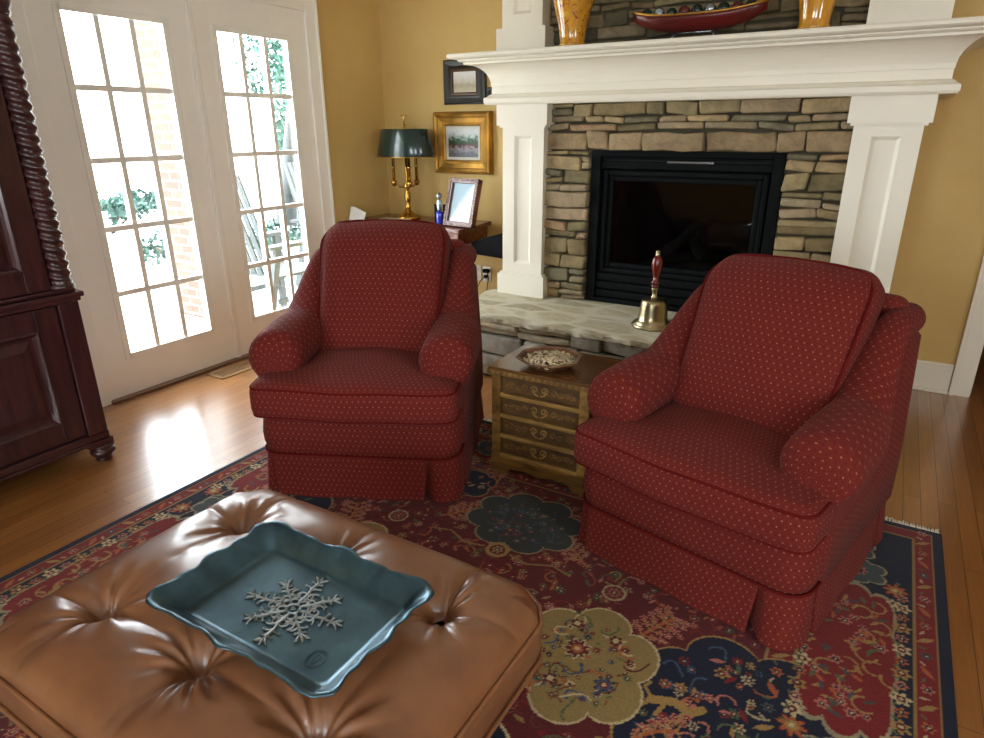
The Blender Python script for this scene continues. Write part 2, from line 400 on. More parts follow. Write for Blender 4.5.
# rear and right walls with tall windows behind the viewer
def holed(axis, pos, a0, a1, holes, name):
    w = MB(); cur = a0
    def seg(u0, u1, z0, z1):
        if axis == 'y': w.box(u0, u1, pos[0], pos[1], z0, z1)
        else: w.box(pos[0], pos[1], u0, u1, z0, z1)
    for (h0, h1, z0, z1) in holes:
        seg(cur, h0, 0, CH); seg(h0, h1, 0, z0); seg(h0, h1, z1, CH); cur = h1
    seg(cur, a1, 0, CH); return struct(w.build(name, M['wall']))
RW = [(-1.6, -.5, .7, 2.1), (.7, 1.9, .7, 2.1)]
holed('y', (YF - W, YF), XW, XR + W, RW, 'wall_front')
SW = [(-1.3, -.1, .7, 2.1)]
holed('x', (XR, XR + W), YF, YB, SW, 'wall_right')
k = 0
for (a, b, z0, z1) in RW + SW:
    k += 1; f = MB(); t = .05; side = (a, b, z0, z1) in SW
    def bb(u0, u1, zz0, zz1, d0, d1):
        if side: f.box(XR + d0, XR + d1, u0, u1, zz0, zz1)
        else: f.box(u0, u1, YF - d1, YF - d0, zz0, zz1)
    bb(a, b, z0, z0 + t, -.02, .1); bb(a, b, z1 - t, z1, -.02, .1); bb(a, a + t, z0, z1, -.02, .1); bb(b - t, b, z0, z1, -.02, .1)
    bb((a + b) / 2 - .02, (a + b) / 2 + .02, z0, z1, .02, .06); bb(a, b, (z0 + z1) / 2 - .02, (z0 + z1) / 2 + .02, .02, .06)
    fr = struct(f.build('window_%d' % k, M['white']))
    g = MB()
    if side: g.box(XR + .038, XR + .042, a + t, b - t, z0 + t, z1 - t)
    else: g.box(a + t, b - t, YF - .042, YF - .038, z0 + t, z1 - t)
    g.build('window_pane', M['glass'], fr)

# next room beyond the doorway
struct(boxo('wall_hall', M['darkred'], (DX0 - 1, XR, 6.2, 6.3, 0, CH)))
struct(boxo('wall_hall_side', M['darkred'], (DX0 - .9, DX0 - .8, YB + W, 6.2, 0, CH)))
struct(boxo('wall_hall_right', M['darkred'], (XR, XR + .1, YB + W, 6.3, 0, CH)))

# door casings and baseboards (profiled)
def casing_y(name, y0, y1, x, zt):   # around an opening in the left wall
    m = MB()
    for (a, b) in ((y0 - .092, y0 + .006), (y1 - .006, y1 + .092)):
        m.box(x - .01, x + .016, a, b, 0, zt + .09)
        o = a if a < y0 - .05 else b - .018
        m.box(x + .016, x + .027, o, o + .018, 0, zt + .09)
    m.box(x - .01, x + .016, y0 + .006, y1 - .006, zt - .006, zt + .09); m.box(x + .016, x + .027, y0 - .074, y1 + .074, zt + .072, zt + .09)
    m.box(XW - W, XW + .0, y0 - .002, y0 + .006, 0, zt); m.box(XW - W, XW, y1 - .006, y1 + .002, 0, zt)
    return struct(m.build(name, M['doorwhite'], None, .003))
casing_y('trim_1', D0 - .0, D1 + .0, XW, DZ - .02)
m = MB()
m.box(DX0 - .095, DX0, YB - .02, YB + .01, 0, 2.15); m.box(DX0 - .095, DX0 - .075, YB - .032, YB - .0201, 0, 2.15); m.box(DX0, DX0 + .006, YB + .0101, YB + W + .01, 0, 2.06)
m.box(DX1, DX1 + .095, YB - .02, YB + .01, 0, 2.15); m.box(DX0 + .0001, DX1 - .0001, YB - .02, YB + .01, 2.05, 2.15)
struct(m.build('trim_2', M['white'], None, .003))
def baseb(name, x0, x1, y0, y1, axis):
    m = MB()
    if axis == 'x':
        m.box(x0, x1, YB - .016, YB, .0, .135); m.box(x0, x1, YB - .024, YB, .125, .152); m.box(x0, x1, YB - .012, YB, .15, .164); m.box(x0, x1, YB - .03, YB, 0, .02)
    else:
        s = 1 if x0 < 0 else -1
        def b(d, z0, z1): m.box(min(x0, x0 + s * d), max(x0, x0 + s * d), y0, y1, z0, z1)
        b(.016, 0, .135); b(.024, .125, .152); b(.03, 0, .02)
    return struct(m.build(name, M['white'], None, .003))
baseb('baseboard_back', .055, DX0 - .097, 0, 0, 'x')
baseb('baseboard_corner', XW, -2.045, 0, 0, 'x')
baseb('baseboard_left', XW, 0, D1 + .095, YB - .03, 'y')
baseb('baseboard_rear', XW, 0, YF, D0 - .095, 'y')
baseb('baseboard_right', XR, 0, YF, YB, 'y')

# french doors
def french(name, ya, yb, ga, gb, knobside):
    x0, x1 = XW - .045, XW - .002; gz0, gz1 = .222, 1.865
    m = MB(); m.box(x0, x1, ya, ga, .012, DZ - .025); m.box(x0, x1, gb, yb, .012, DZ - .025); m.box(x0, x1, ga, gb, .012, gz0); m.box(x0, x1, ga, gb, gz1, DZ - .025)
    d = struct(m.build(name, M['doorwhite']))
    b = MB(); t = .012                                # raised glazing bead around the lites
    for (y0, y1, z0, z1) in ((ga - .02, ga + t, gz0 - .02, gz1 + .02), (gb - t, gb + .02, gz0 - .02, gz1 + .02), (ga, gb, gz0 - .02, gz0 + t), (ga, gb, gz1 - t, gz1 + .02)):
        b.box(x1 - .004, x1 + .007, y0, y1, z0, z1)
    b.build('glazing_bead', M['doorwhite'], d, .003)
    b = MB()
    for i in (1, 2): y = ga + (gb - ga) * i / 3; b.box(x0 + .008, x1 - .002, y - .0135, y + .0135, gz0, gz1)
    for j in range(1, 5):
        z = gz0 + (gz1 - gz0) * j / 5
        for i in range(3):
            ya_ = ga + (gb - ga) * i / 3 + (.0135 if i else 0); yb_ = ga + (gb - ga) * (i + 1) / 3 - (.0135 if i < 2 else 0)
            b.box(x0 + .008, x1 - .002, ya_, yb_, z - .0135, z + .0135)
    b.build('muntin_grid', M['doorwhite'], d)
    for i in range(3):
        for j in range(5):
            p = MB(); y = ga + (gb - ga) / 3; z = gz0 + (gz1 - gz0) / 5
            p.box(x0 + .019, x0 + .022, ga + (gb - ga) * i / 3, ga + (gb - ga) * (i + 1) / 3, gz0 + (gz1 - gz0) * j / 5, gz0 + (gz1 - gz0) * (j + 1) / 5)
            p.build('glass_pane', M['glass'], d)
    return d
french('door_1', D0 + .008, 2.492, 1.822, 2.342, 1)
french('door_2', 2.496, D1 - .008, 2.643, 3.167, 0)
m = MB(); m.box(XW - .05, XW + .012, 2.478, 2.508, .012, DZ - .03); a = struct(m.build('trim_3', M['doorwhite'], None, .004))
m = MB(); m.box(XW - W - .02, XW + .04, D0 - .0, D1 + .0, -.002, .014); struct(m.build('trim_4', M['threshold'], None, .003))

# ------------------------------------------------------------------ fireplace
YS = 3.60; FX0, FX1, FZ0, FZ1 = -1.50, -.485, .365, 1.228
BX0, BX1 = -2.04, .05
m = MB(); ins = .0
m.box(BX0, FX0, YS + .045, YB, 0, CH); m.box(FX1, BX1, YS + .045, YB, 0, CH); m.box(FX0, FX1, YS + .045, YB, FZ1, CH); m.box(FX0, FX1, YS + .045, YB, 0, FZ0 - .05)
struct(m.build('wall_chimney', M['wall']))

PAL = [(142, 128, 96), (156, 140, 104), (126, 114, 84), (146, 132, 106), (164, 144, 108), (132, 116, 84), (146, 122, 92), (118, 112, 90), (158, 140, 112)]
def stone(mb, x0, x1, z0, z1, yf, dep, r=.012, dark=1., pal=PAL, ax='y'):
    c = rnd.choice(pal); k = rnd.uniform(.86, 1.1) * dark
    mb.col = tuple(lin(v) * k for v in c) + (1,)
    ph = rnd.uniform(0, 50); out = rnd.uniform(-.014, .012)
    sk = rnd.uniform(-.3, .3); lw, lh = x1 - x0, z1 - z0
    def fn(x, y, z):
        n1 = math.sin(x * 31 + ph) * math.cos(z * 37 + ph * 1.7) + .6 * math.sin(x * 73 + z * 61 + ph)
        n2 = math.sin(x * 23 + ph * 2.1) * .0055 + math.sin(x * 61 + ph) * .003
        n3 = math.sin(z * 47 + ph * 1.3) * .004
        return (x + n3 + sk * z * .5, y + out - n1 * .0035, z + n2)
    n = max(6, min(14, int(max(lw, lh) / .028)))
    mb.rbox(((x0 + x1) / 2, yf + dep / 2, (z0 + z1) / 2), (max(.02, lw - .006), dep, max(.014, lh - .006)), r, n, fn=fn)
def courses(mb, x0, x1, z0, z1, yf, dep, hmin=.035, hmax=.085, lmin=.1, lmax=.3, dark=1., pal=PAL):
    z = z0
    while z < z1 - .012:
        h = rnd.uniform(hmin, hmax)
        if z + h > z1 - .025: h = z1 - z
        x = x0
        while x < x1 - .01:
            l = rnd.uniform(lmin, lmax)
            if x + l > x1 - .05: l = x1 - x
            if h > .055 and rnd.random() < .3:
                q = rnd.uniform(.4, .6); stone(mb, x, x + l, z, z + h * q, yf, dep, dark=dark, pal=pal); stone(mb, x, x + l, z + h * q, z + h, yf, dep, dark=dark, pal=pal)
            else: stone(mb, x, x + l, z, z + h, yf, dep, dark=dark, pal=pal)
            x += l
        z += h
fs = thing('fireplace_stonework', 'grey-brown ledgestone facing stacked around the black firebox', 'stonework', (-.99, YS, .365))
def loc(mb, t):
    mb.v = [(x - t.location.x, y - t.location.y, z - t.location.z) for x, y, z in mb.v]; return mb
mb = MB()
courses(mb, -1.785, FX0 - .002, .367, 1.228, YS - .03, .06, .04, .1, .1, .24)
courses(mb, FX1 + .002, -.205, .367, 1.228, YS - .03, .06, .04, .1, .1, .27)
x = -1.785
for l in (.26, .13, .19, .33, .34, .13, .20):
    stone(mb, x, x + l, 1.23, 1.228 + .1 + rnd.uniform(-.004, .004), YS - .03, .06, pal=[(160, 138, 106), (152, 132, 102), (146, 126, 96)]); x += l
courses(mb, -1.785, -.205, 1.33, 1.478, YS - .03, .06, .03, .055, .09, .3)
loc(mb, fs).build('stone_courses', M['stone'], fs)
mo = MB(); mo.box(-1.755, FX0, YS + .012, YS + .05, .36, 1.48); mo.box(FX1, -.212, YS + .012, YS + .05, .36, 1.48); mo.box(FX0, FX1, YS + .012, YS + .05, FZ1, 1.48)
loc(mo, fs).build('mortar', M['mortar'], fs)

os_ = thing('overmantel_stonework', 'darker ledgestone panel above the mantel shelf', 'stonework', (-.99, YS + .02, 1.74))
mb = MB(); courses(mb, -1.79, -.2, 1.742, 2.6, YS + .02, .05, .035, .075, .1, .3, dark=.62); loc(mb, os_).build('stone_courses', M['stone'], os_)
mo = MB().box(-1.8, -.19, YS + .042, YS + .055, 1.742, 2.62); loc(mo, os_).build('mortar', M['mortar'], os_)

# raised hearth
hz = .366; HY = 2.985
he = thing('raised_hearth', 'raised stone hearth with pale flagstone top in front of the firebox', 'hearth', (-.99, 3.28, 0))
HXL, HXR = -2.14, .16
mb = MB()
courses(mb, HXL, HXR, .004, .336, HY + .010, .07, .06, .12, .13, .34, pal=[(160, 152, 134), (148, 143, 130), (168, 156, 132), (136, 130, 116), (160, 146, 118)])
loc(mb, he).build('front_stones', M['stone'], he)
mo = MB().box(HXL + .02, HXR - .02, HY + .045, YS + .045, 0, .32); loc(mo, he).build('mortar', M['mortar'], he)
def slabf():
    mb = MB(); nx, ny = 110, 30; top = []; vs = []; fs_ = []
    for j in range(ny + 1):
        for i in range(nx + 1):
            u, v = i / nx, j / ny
            x = HXL + (HXR - HXL) * u; y = HY + (YS + .01 - HY) * v
            if v < .25: y += (math.sin(x * 21) * .003 + math.sin(x * 47 + 1) * .003 + math.sin(x * 90) * .002) * (1 - v / .25)
            if u < .03: x += math.sin(y * 30) * .01
            z = hz + (math.sin(x * 9 + y * 4) * math.sin(y * 13) * .002) - (.003 if j == 0 or i in (0, nx) else 0)
            vs.append((x, y, z))
    q = lambda i, j: j * (nx + 1) + i
    for j in range(ny):
        for i in range(nx): fs_.append((q(i, j), q(i + 1, j), q(i + 1, j + 1), q(i, j + 1)))
    mb.add(vs, fs_)
    edge = [q(i, 0) for i in range(nx + 1)]
    for e0, sgn in ((edge, 1), ([q(0, j) for j in range(ny + 1)], -1), ([q(nx, j) for j in range(ny + 1)], 1)):
        rows = [[vs[i] for i in e0]]
        for dz, dy in ((.004, -.003), (.016, -.004), (.030, -.001), (.034, .03)):
            rows.append([(x, y + (dy if e0 is edge else 0) + .002 * math.sin(x * 70 + dz * 200), hz - dz) for x, y, z in rows[0]])
        n = len(e0); vv = [p for r in rows for p in r]
        ff = [((k * n + i), ((k + 1) * n + i), ((k + 1) * n + i + 1), (k * n + i + 1))[::sgn] for k in range(4) for i in range(n - 1)]
        mb.add(vv, ff, smooth=False)
    return mb
loc(slabf(), he).build('hearth_slab', M['slab'], he)

# black gas fireplace insert
fb = thing('firebox', 'black metal gas fireplace insert with dark glass front', 'fireplace', (-.99, YS, .366))
cx = -.99
def L(mb): return loc(mb, fb)
m = MB(); y = YS - .002
m.box(FX0, FX0 + .055, y, y + .05, FZ0 + .003, FZ1); m.box(FX1 - .055, FX1, y, y + .05, FZ0 + .003, FZ1); m.box(FX0 + .055, FX1 - .055, y, y + .05, FZ1 - .03, FZ1); m.box(FX0 + .055, FX1 - .055, y, y + .05, FZ0 + .003, FZ0 + .03)
L(m).build('outer_frame', M['blackmetal'], fb, .004)
for z, h_ in ((1.132, .04), (1.182, .016), (.40, .042), (.45, .042), (.50, .042)):
    L(MB().box(FX0 + .0555, FX1 - .0555, y + .012, y + .05, z, z + h_)).build('louver', M['blackmetal'], fb, .006)
L(MB().box(-1.07, -.825, y + .0, y + .014, 1.166, 1.18)).build('damper_handle', M['chrome'], fb, .004)
m = MB(); gx0, gx1, gz0, gz1 = FX0 + .065, FX1 - .065, .545, 1.125
for (d, t, o) in ((0, .03, .02), (.03, .03, .035)):
    m.box(gx0 + d, gx0 + d + t, y + o, y + .07, gz0 + d, gz1 - d); m.box(gx1 - d - t, gx1 - d, y + o, y + .07, gz0 + d, gz1 - d)
    m.box(gx0 + d + t, gx1 - d - t, y + o, y + .07, gz1 - d - t, gz1 - d); m.box(gx0 + d + t, gx1 - d - t, y + o, y + .07, gz0 + d, gz0 + d + t)
L(m).build('door_frame', M['blackmetal'], fb, .008)
L(MB().box(gx0 + .05, gx1 - .05, y + .05, y + .055, gz0 + .05, gz1 - .05)).build('glass_panel', M['fireglass'], fb)
m = MB(); m.box(FX0, FX1, YB - .03, YB - .01, FZ0, FZ1); m.box(FX0 - .001, FX0 + .02, YS + .05, YB - .02, FZ0, FZ1); m.box(FX1 - .02, FX1, YS + .05, YB - .02, FZ0, FZ1); m.box(FX0, FX1, YS + .05, YB - .02, FZ0 - .0, .5); m.box(FX0, FX1, YS + .05, YB - .02, 1.15, FZ1)
L(m).build('lining', M['sootmetal'], fb)
for (a, b, r) in (((-1.25, 3.76, .56), (-.72, 3.74, .6), .04), ((-1.15, 3.86, .62), (-.8, 3.9, .63), .045), ((-1.08, 3.72, .66), (-.9, 3.9, .86), .032), ((-.86, 3.72, .65), (-1.0, 3.9, .78), .028), ((-1.2, 3.7, .53), (-.8, 3.7, .53), .035)):
    pts = [Vector(a).lerp(Vector(b), t / 6) + Vector((0, 0, .008 * math.sin(t * 2))) for t in range(7)]
    L(MB().tube(pts, [r * (1 + .1 * math.sin(t * 1.7)) for t in range(7)], 10)).build('log', M['log'], fb)

# mantel surround
mn = thing('fireplace_mantel', 'cream-white painted mantel with deep crown shelf and panelled pilasters', 'mantel', (-.99, 3.53, hz))
def LM(mb): return loc(mb, mn)
bx0, bx1, by = -2.10, .12, 3.512
prof = [(.0, 1.474), (.03, 1.474), (.036, 1.486), (.036, 1.508), (.022, 1.516), (.012, 1.526), (.0, 1.532), (.0, 1.57)]
for k in range(9):
    a = k / 8 * PI / 2; prof.append((.003 + .10 * (1 - math.cos(a)), 1.572 + .110 * math.sin(a)))
prof += [(.118, 1.684), (.118, 1.694), (.134, 1.697), (.142, 1.703), (.142, 1.708), (.176, 1.712), (.185, 1.718), (.185, 1.73), (.181, 1.737), (-.0, 1.737)]
secs = []
for o, z in prof: secs.append([(bx0 - o, YB, z), (bx0 - o, by - o, z), (bx1 + o, by - o, z), (bx1 + o, YB, z)])
m = MB().loft(secs, closed=False, smooth=False)
m.add([(bx0, YB, 1.737), (bx0, by, 1.737), (bx1, by, 1.737), (bx1, YB, 1.737)], [(0, 1, 2, 3)], smooth=False)
m.add([(bx0 , YB, 1.474), (bx0 , by, 1.474), (bx1, by, 1.474), (bx1, YB, 1.474)], [(3, 2, 1, 0)], smooth=False)
LM(m).build('mantel_shelf', M['white'], mn)
def panel_board(x0, x1, z0, z1, yf, px0, px1, pz0, pz1, rec=.014, mw=.016):
    """a board with a recessed, moulded panel (front face at yf)"""
    m = MB(); ya = yf; yb_ = YS + .03
    m.box(x0, px0, ya, yb_, z0, z1); m.box(px1, x1, ya, yb_, z0, z1); m.box(px0, px1, ya, yb_, z0, pz0); m.box(px0, px1, ya, yb_, pz1, z1)
    o = [(px0, pz0), (px1, pz0), (px1, pz1), (px0, pz1)]; i = [(px0 + mw, pz0 + mw), (px1 - mw, pz0 + mw), (px1 - mw, pz1 - mw), (px0 + mw, pz1 - mw)]
    v = [(a, ya, b) for a, b in o] + [(a, ya + rec, b) for a, b in i]
    m.add(v, [(0, 1, 5, 4), (1, 2, 6, 5), (2, 3, 7, 6), (3, 0, 4, 7), (4, 5, 6, 7)], smooth=False)
    return m
for (x0, x1) in ((-2.038, -1.768), (-.212, .058)):
    m = panel_board(x0, x1, .49, 1.36, 3.53, x0 + .078, x1 - .078, .56, 1.305)
    m.box(x0 - .028, x1 + .028, 3.506, YS + .04, 1.362, 1.476)                    # capital block
    m.box(x0 - .014, x1 + .014, 3.518, YS + .04, 1.350, 1.364)
    m.box(x0 - .026, x1 + .026, 3.508, YS + .04, hz - .002, .492); m.box(x0 - .013, x1 + .013, 3.519, YS + .04, .49, .504)
    LM(m).build('pilaster', M['white'], mn)
for (x0, x1) in ((-2.05, -1.80), (-.205, .045)):
    m = panel_board(x0, x1, 1.86, 2.68, 3.545, x0 + .07, x1 - .07, 1.935, 2.62)
    m.box(x0 - .028, x1 + .028, 3.525, YS + .04, 1.736, 1.868)
    LM(m).build('overmantel_pilaster', M['white'], mn)

# ------------------------------------------------------------------ armchairs
def smooth(a, b, t): t = max(0, min(1, (t - a) / (b - a))); return t * t * (3 - 2 * t)
def outline(hx, y0, y1, r, n, bow=0.):
    """rounded rectangle, even arclength, starts at back middle going +x"""
    pts = []; cs = [(hx - r, y1 - r, 90, 0), (hx - r, y0 + r, 0, -90), (-hx + r, y0 + r, -90, -180), (-hx + r, y1 - r, 180, 90)]
    P = [(0, y1)]
    for cx_, cy_, a0, a1 in cs:
        for k in range(9): a = R(a0 + (a1 - a0) * k / 8); P.append((cx_ + r * math.cos(a), cy_ + r * math.sin(a)))
    P.append((0, y1)); P = [Vector((x, y - bow * max(0, 1 - (x / hx) ** 2) if y < (y0 + y1) / 2 and abs(y - y0) < r + .001 else y)) for x, y in P]
    d = [0]
    for i in range(1, len(P)): d.append(d[-1] + (P[i] - P[i - 1]).length)
    res = []; j = 0
    for i in range(n):
        t = d[-1] * i / n
        while d[j + 1] < t: j += 1
        q = P[j].lerp(P[j + 1], (t - d[j]) / max(1e-9, d[j + 1] - d[j])); res.append((q.x, q.y))
    return res
def make_chair(name, label, loc_, deg, hero=1):
    t = thing(name, label, 'armchair', loc_, R(deg))
    HX, DEP = .372, .80
    # upholstered rail above the skirt
    secs = []
    for z, o in ((.165, -.012), (.17, -.004), (.19, .002), (.22, .008), (.26, .01), (.30, .006), (.33, -.006), (.345, -.03)):
        secs.append([(x, y, z) for x, y in outline(HX + o, -o, DEP + o, .07, 120, .018)])
    MB().loft(secs).build('seat_rail', M['fabric'], t)
    # skirt with pleats
    def skirt_pts(z, o):
        k = 1 - (z - .012) / .17; res = []
        for x, y in outline(HX + o, -o, DEP + o, .07, 420, .018):
            d = 0
            if y < .1:
                for px in (-.345, .268): d = max(d, max(0, 1 - abs(x - px) / (.006 + .012 * k)))
            for py in (.1, .68):
                if abs(x) > HX - .02: d = max(d, max(0, 1 - abs(y - py) / (.004 + .01 * k)))
            d = min(1, d * 2.2); wv = .0035 * math.sin(x * 26 + y * 21) * k
            cxx, cyy = x, y - DEP / 2; ln = math.hypot(cxx / HX, cyy / (DEP / 2))
            f = 1 - (d * (.010 + .055 * k)) / .37 + wv / .37
            res.append((x * f, DEP / 2 + cyy * f, z))
        return res
    secs = [skirt_pts(z, o) for z, o in ((.012, .016), (.05, .014), (.1, .011), (.15, .007), (.176, .005), (.184, .003))]
    MB().loft(secs, caps=(False, True)).build('skirt', M['fabric'], t)
    MB().tube([(x, y, .186) for x, y in outline(HX + .008, -.008, DEP + .008, .07, 90, .018)], .0045, 6, True).build('welt', M['piping'], t)
    MB().box(-.3, .3, .08, .72, .0, .17).build('swivel_base', M['dark'], t)
    # T seat cushion
    def wfun(y): return 1 - .31 * smooth(.10, .16, y)
    def fc(x, y, z):
        yy = y + .26
        x2 = x * wfun(yy); u = x / .39; v = y / .31
        zf = smooth(0, .06, z)
        z2 = z + .032 * max(0, 1 - u * u) * max(0, 1 - v * v) * zf
        y2 = y - .03 * max(0, 1 - u * u) * smooth(.05, -.3, y)
        return (x2, y2, z2 + .002 * math.sin(x * 19 + y * 23))
    MB().rbox((0, .26, .405), (.768, .62, .142), .045, 30, fn=fc).build('seat_cushion', M['fabric'], t)
    sc_ = t.children[-1] if t.children else None
    sc_ = [c for c in COL.objects if c.parent == t and c.name.startswith('seat_cushion')][-1]
    for zz in (.052, -.052):
        path = [(-.375, -.175), (-.376, -.22)] + [(-.34 - .036 * math.cos(R(q)), -.265 - .036 * math.sin(R(q))) for q in range(0, 91, 15)]
        path += [(-.34 + .68 * q / 30, -.301) for q in range(1, 30)] + [(.34 + .036 * math.sin(R(q)), -.265 - .036 * math.cos(R(q))) for q in range(0, 91, 15)] + [(.376, -.22), (.375, -.175)]
        pts = []
        for x, y in path:
            q = fc(x, y, zz); pts.append((q[0], .26 + q[1], .405 + q[2]))
        MB().tube(pts, .0046, 6).build('piping', M['piping'], sc_)
    # arms rising into wings
    for sg in (-1, 1):
        secs = []; ys = [.062, .064, .071, .084, .103, .13] + [.13 + .63 * k / 26 for k in range(1, 27)] + [.772, .78]
        sc = [.05, .55, .76, .90, .975, 1.] + [1.] * 26 + [.8, .1]
        for y, s in zip(ys, sc):
            w_ = smooth(.36, .62, y); top = .632 + .012 * smooth(.1, .3, y) + .195 * w_; lean = .03 * w_
            r = .105 - .053 * smooth(.30, .6, y); cxr = .324 - .018 * smooth(.3, .6, y) ; cz = top - r
            inner = cxr - r * .72; outer = .386 - .030 * w_
            pts = [(.388, .19), (.388 - .004 * w_, .36), (outer, cz - r * .9 if cz - r * .9 > .31 else .32)]
            for k in range(15):
                a = R(-42 + (222 + 42) * k / 14); pts.append((cxr + r * math.cos(a), cz + r * math.sin(a)))
            pts += [(inner, cz - r * 1.05), (inner + .004, .34), (inner + .01, .19)]
            bx, bz = cxr, (.5 if y < .4 else .5 + .2 * w_)
            q = []
            for px, pz in pts:
                X = bx + (px - bx) * s; Z = bz + (pz - bz) * s
                yy = y + (Z - .3) * .12 * w_
                q.append((sg * X, yy, Z))
            secs.append(q if sg > 0 else q[::-1])
        MB().loft(secs).build('arm', M['fabric'], t)
    # outside back
    tilt = R(-14)
    mt = Matrix.Rotation(tilt, 3, 'X')
    MB().rbox((0, .70, .53), (.63, .10, .68), .04, 12, mt=mt, fn=lambda x, y, z: (x * (1 - .04 * (z < 0)), y, z + .012 * (1 - (x / .35) ** 2))).build('outside_back', M['fabric'], t)
    # loose back cushion
    def fbk(x, y, z):
        u, v = x / .26, z / .293
        b = max(0, 1 - u * u) * max(0, 1 - v * v)
        x2 = x * (1 + .06 * smooth(-.2, .2, z) - .03 * smooth(.18, .27, z)); 
        y2 = y - (.045 * b if y < 0 else -.02 * b); z2 = z + .016 * max(0, 1 - u * u) * smooth(.1, .27, z)
        y2 += .05 * smooth(.12, .28, z) ** 2
        return (x2, y2 + .002 * math.sin(x * 23 + z * 17), z2)
    mt = Matrix.Rotation(R(-28), 3, 'X')
    MB().rbox((0, .51, .695), (.505, .18, .585), .06, 26, mt=mt, fn=fbk).build('back_cushion', M['fabric'], t)
    bc = [c for c in COL.objects if c.parent == t and c.name.startswith('back_cushion')][-1]
    loop = []
    for k in range(72):
        a = 2 * PI * k / 72; cx_, sz_ = math.cos(a), math.sin(a); e = .28
        x = .245 * math.copysign(abs(cx_) ** e, cx_); z = .28 * math.copysign(abs(sz_) ** e, sz_)
        q = Vector(fbk(x, -.068, z)); q.y = -.074 + .05 * smooth(.12, .28, z) ** 2; loop.append(mt @ q + Vector((0, .51, .695)))
    MB().tube(loop, .0045, 6, True).build('piping', M['piping'], bc)
    return t
make_chair('armchair', 'red dotted skirted armchair with its back to the french doors and desk', (-1.566, 1.626, .006), 25.5).scale = (1.01,) * 3
make_chair('armchair', 'red dotted skirted armchair standing right of the carved chest', (-.377, 1.688, .006), -13.7).scale = (.978,) * 3

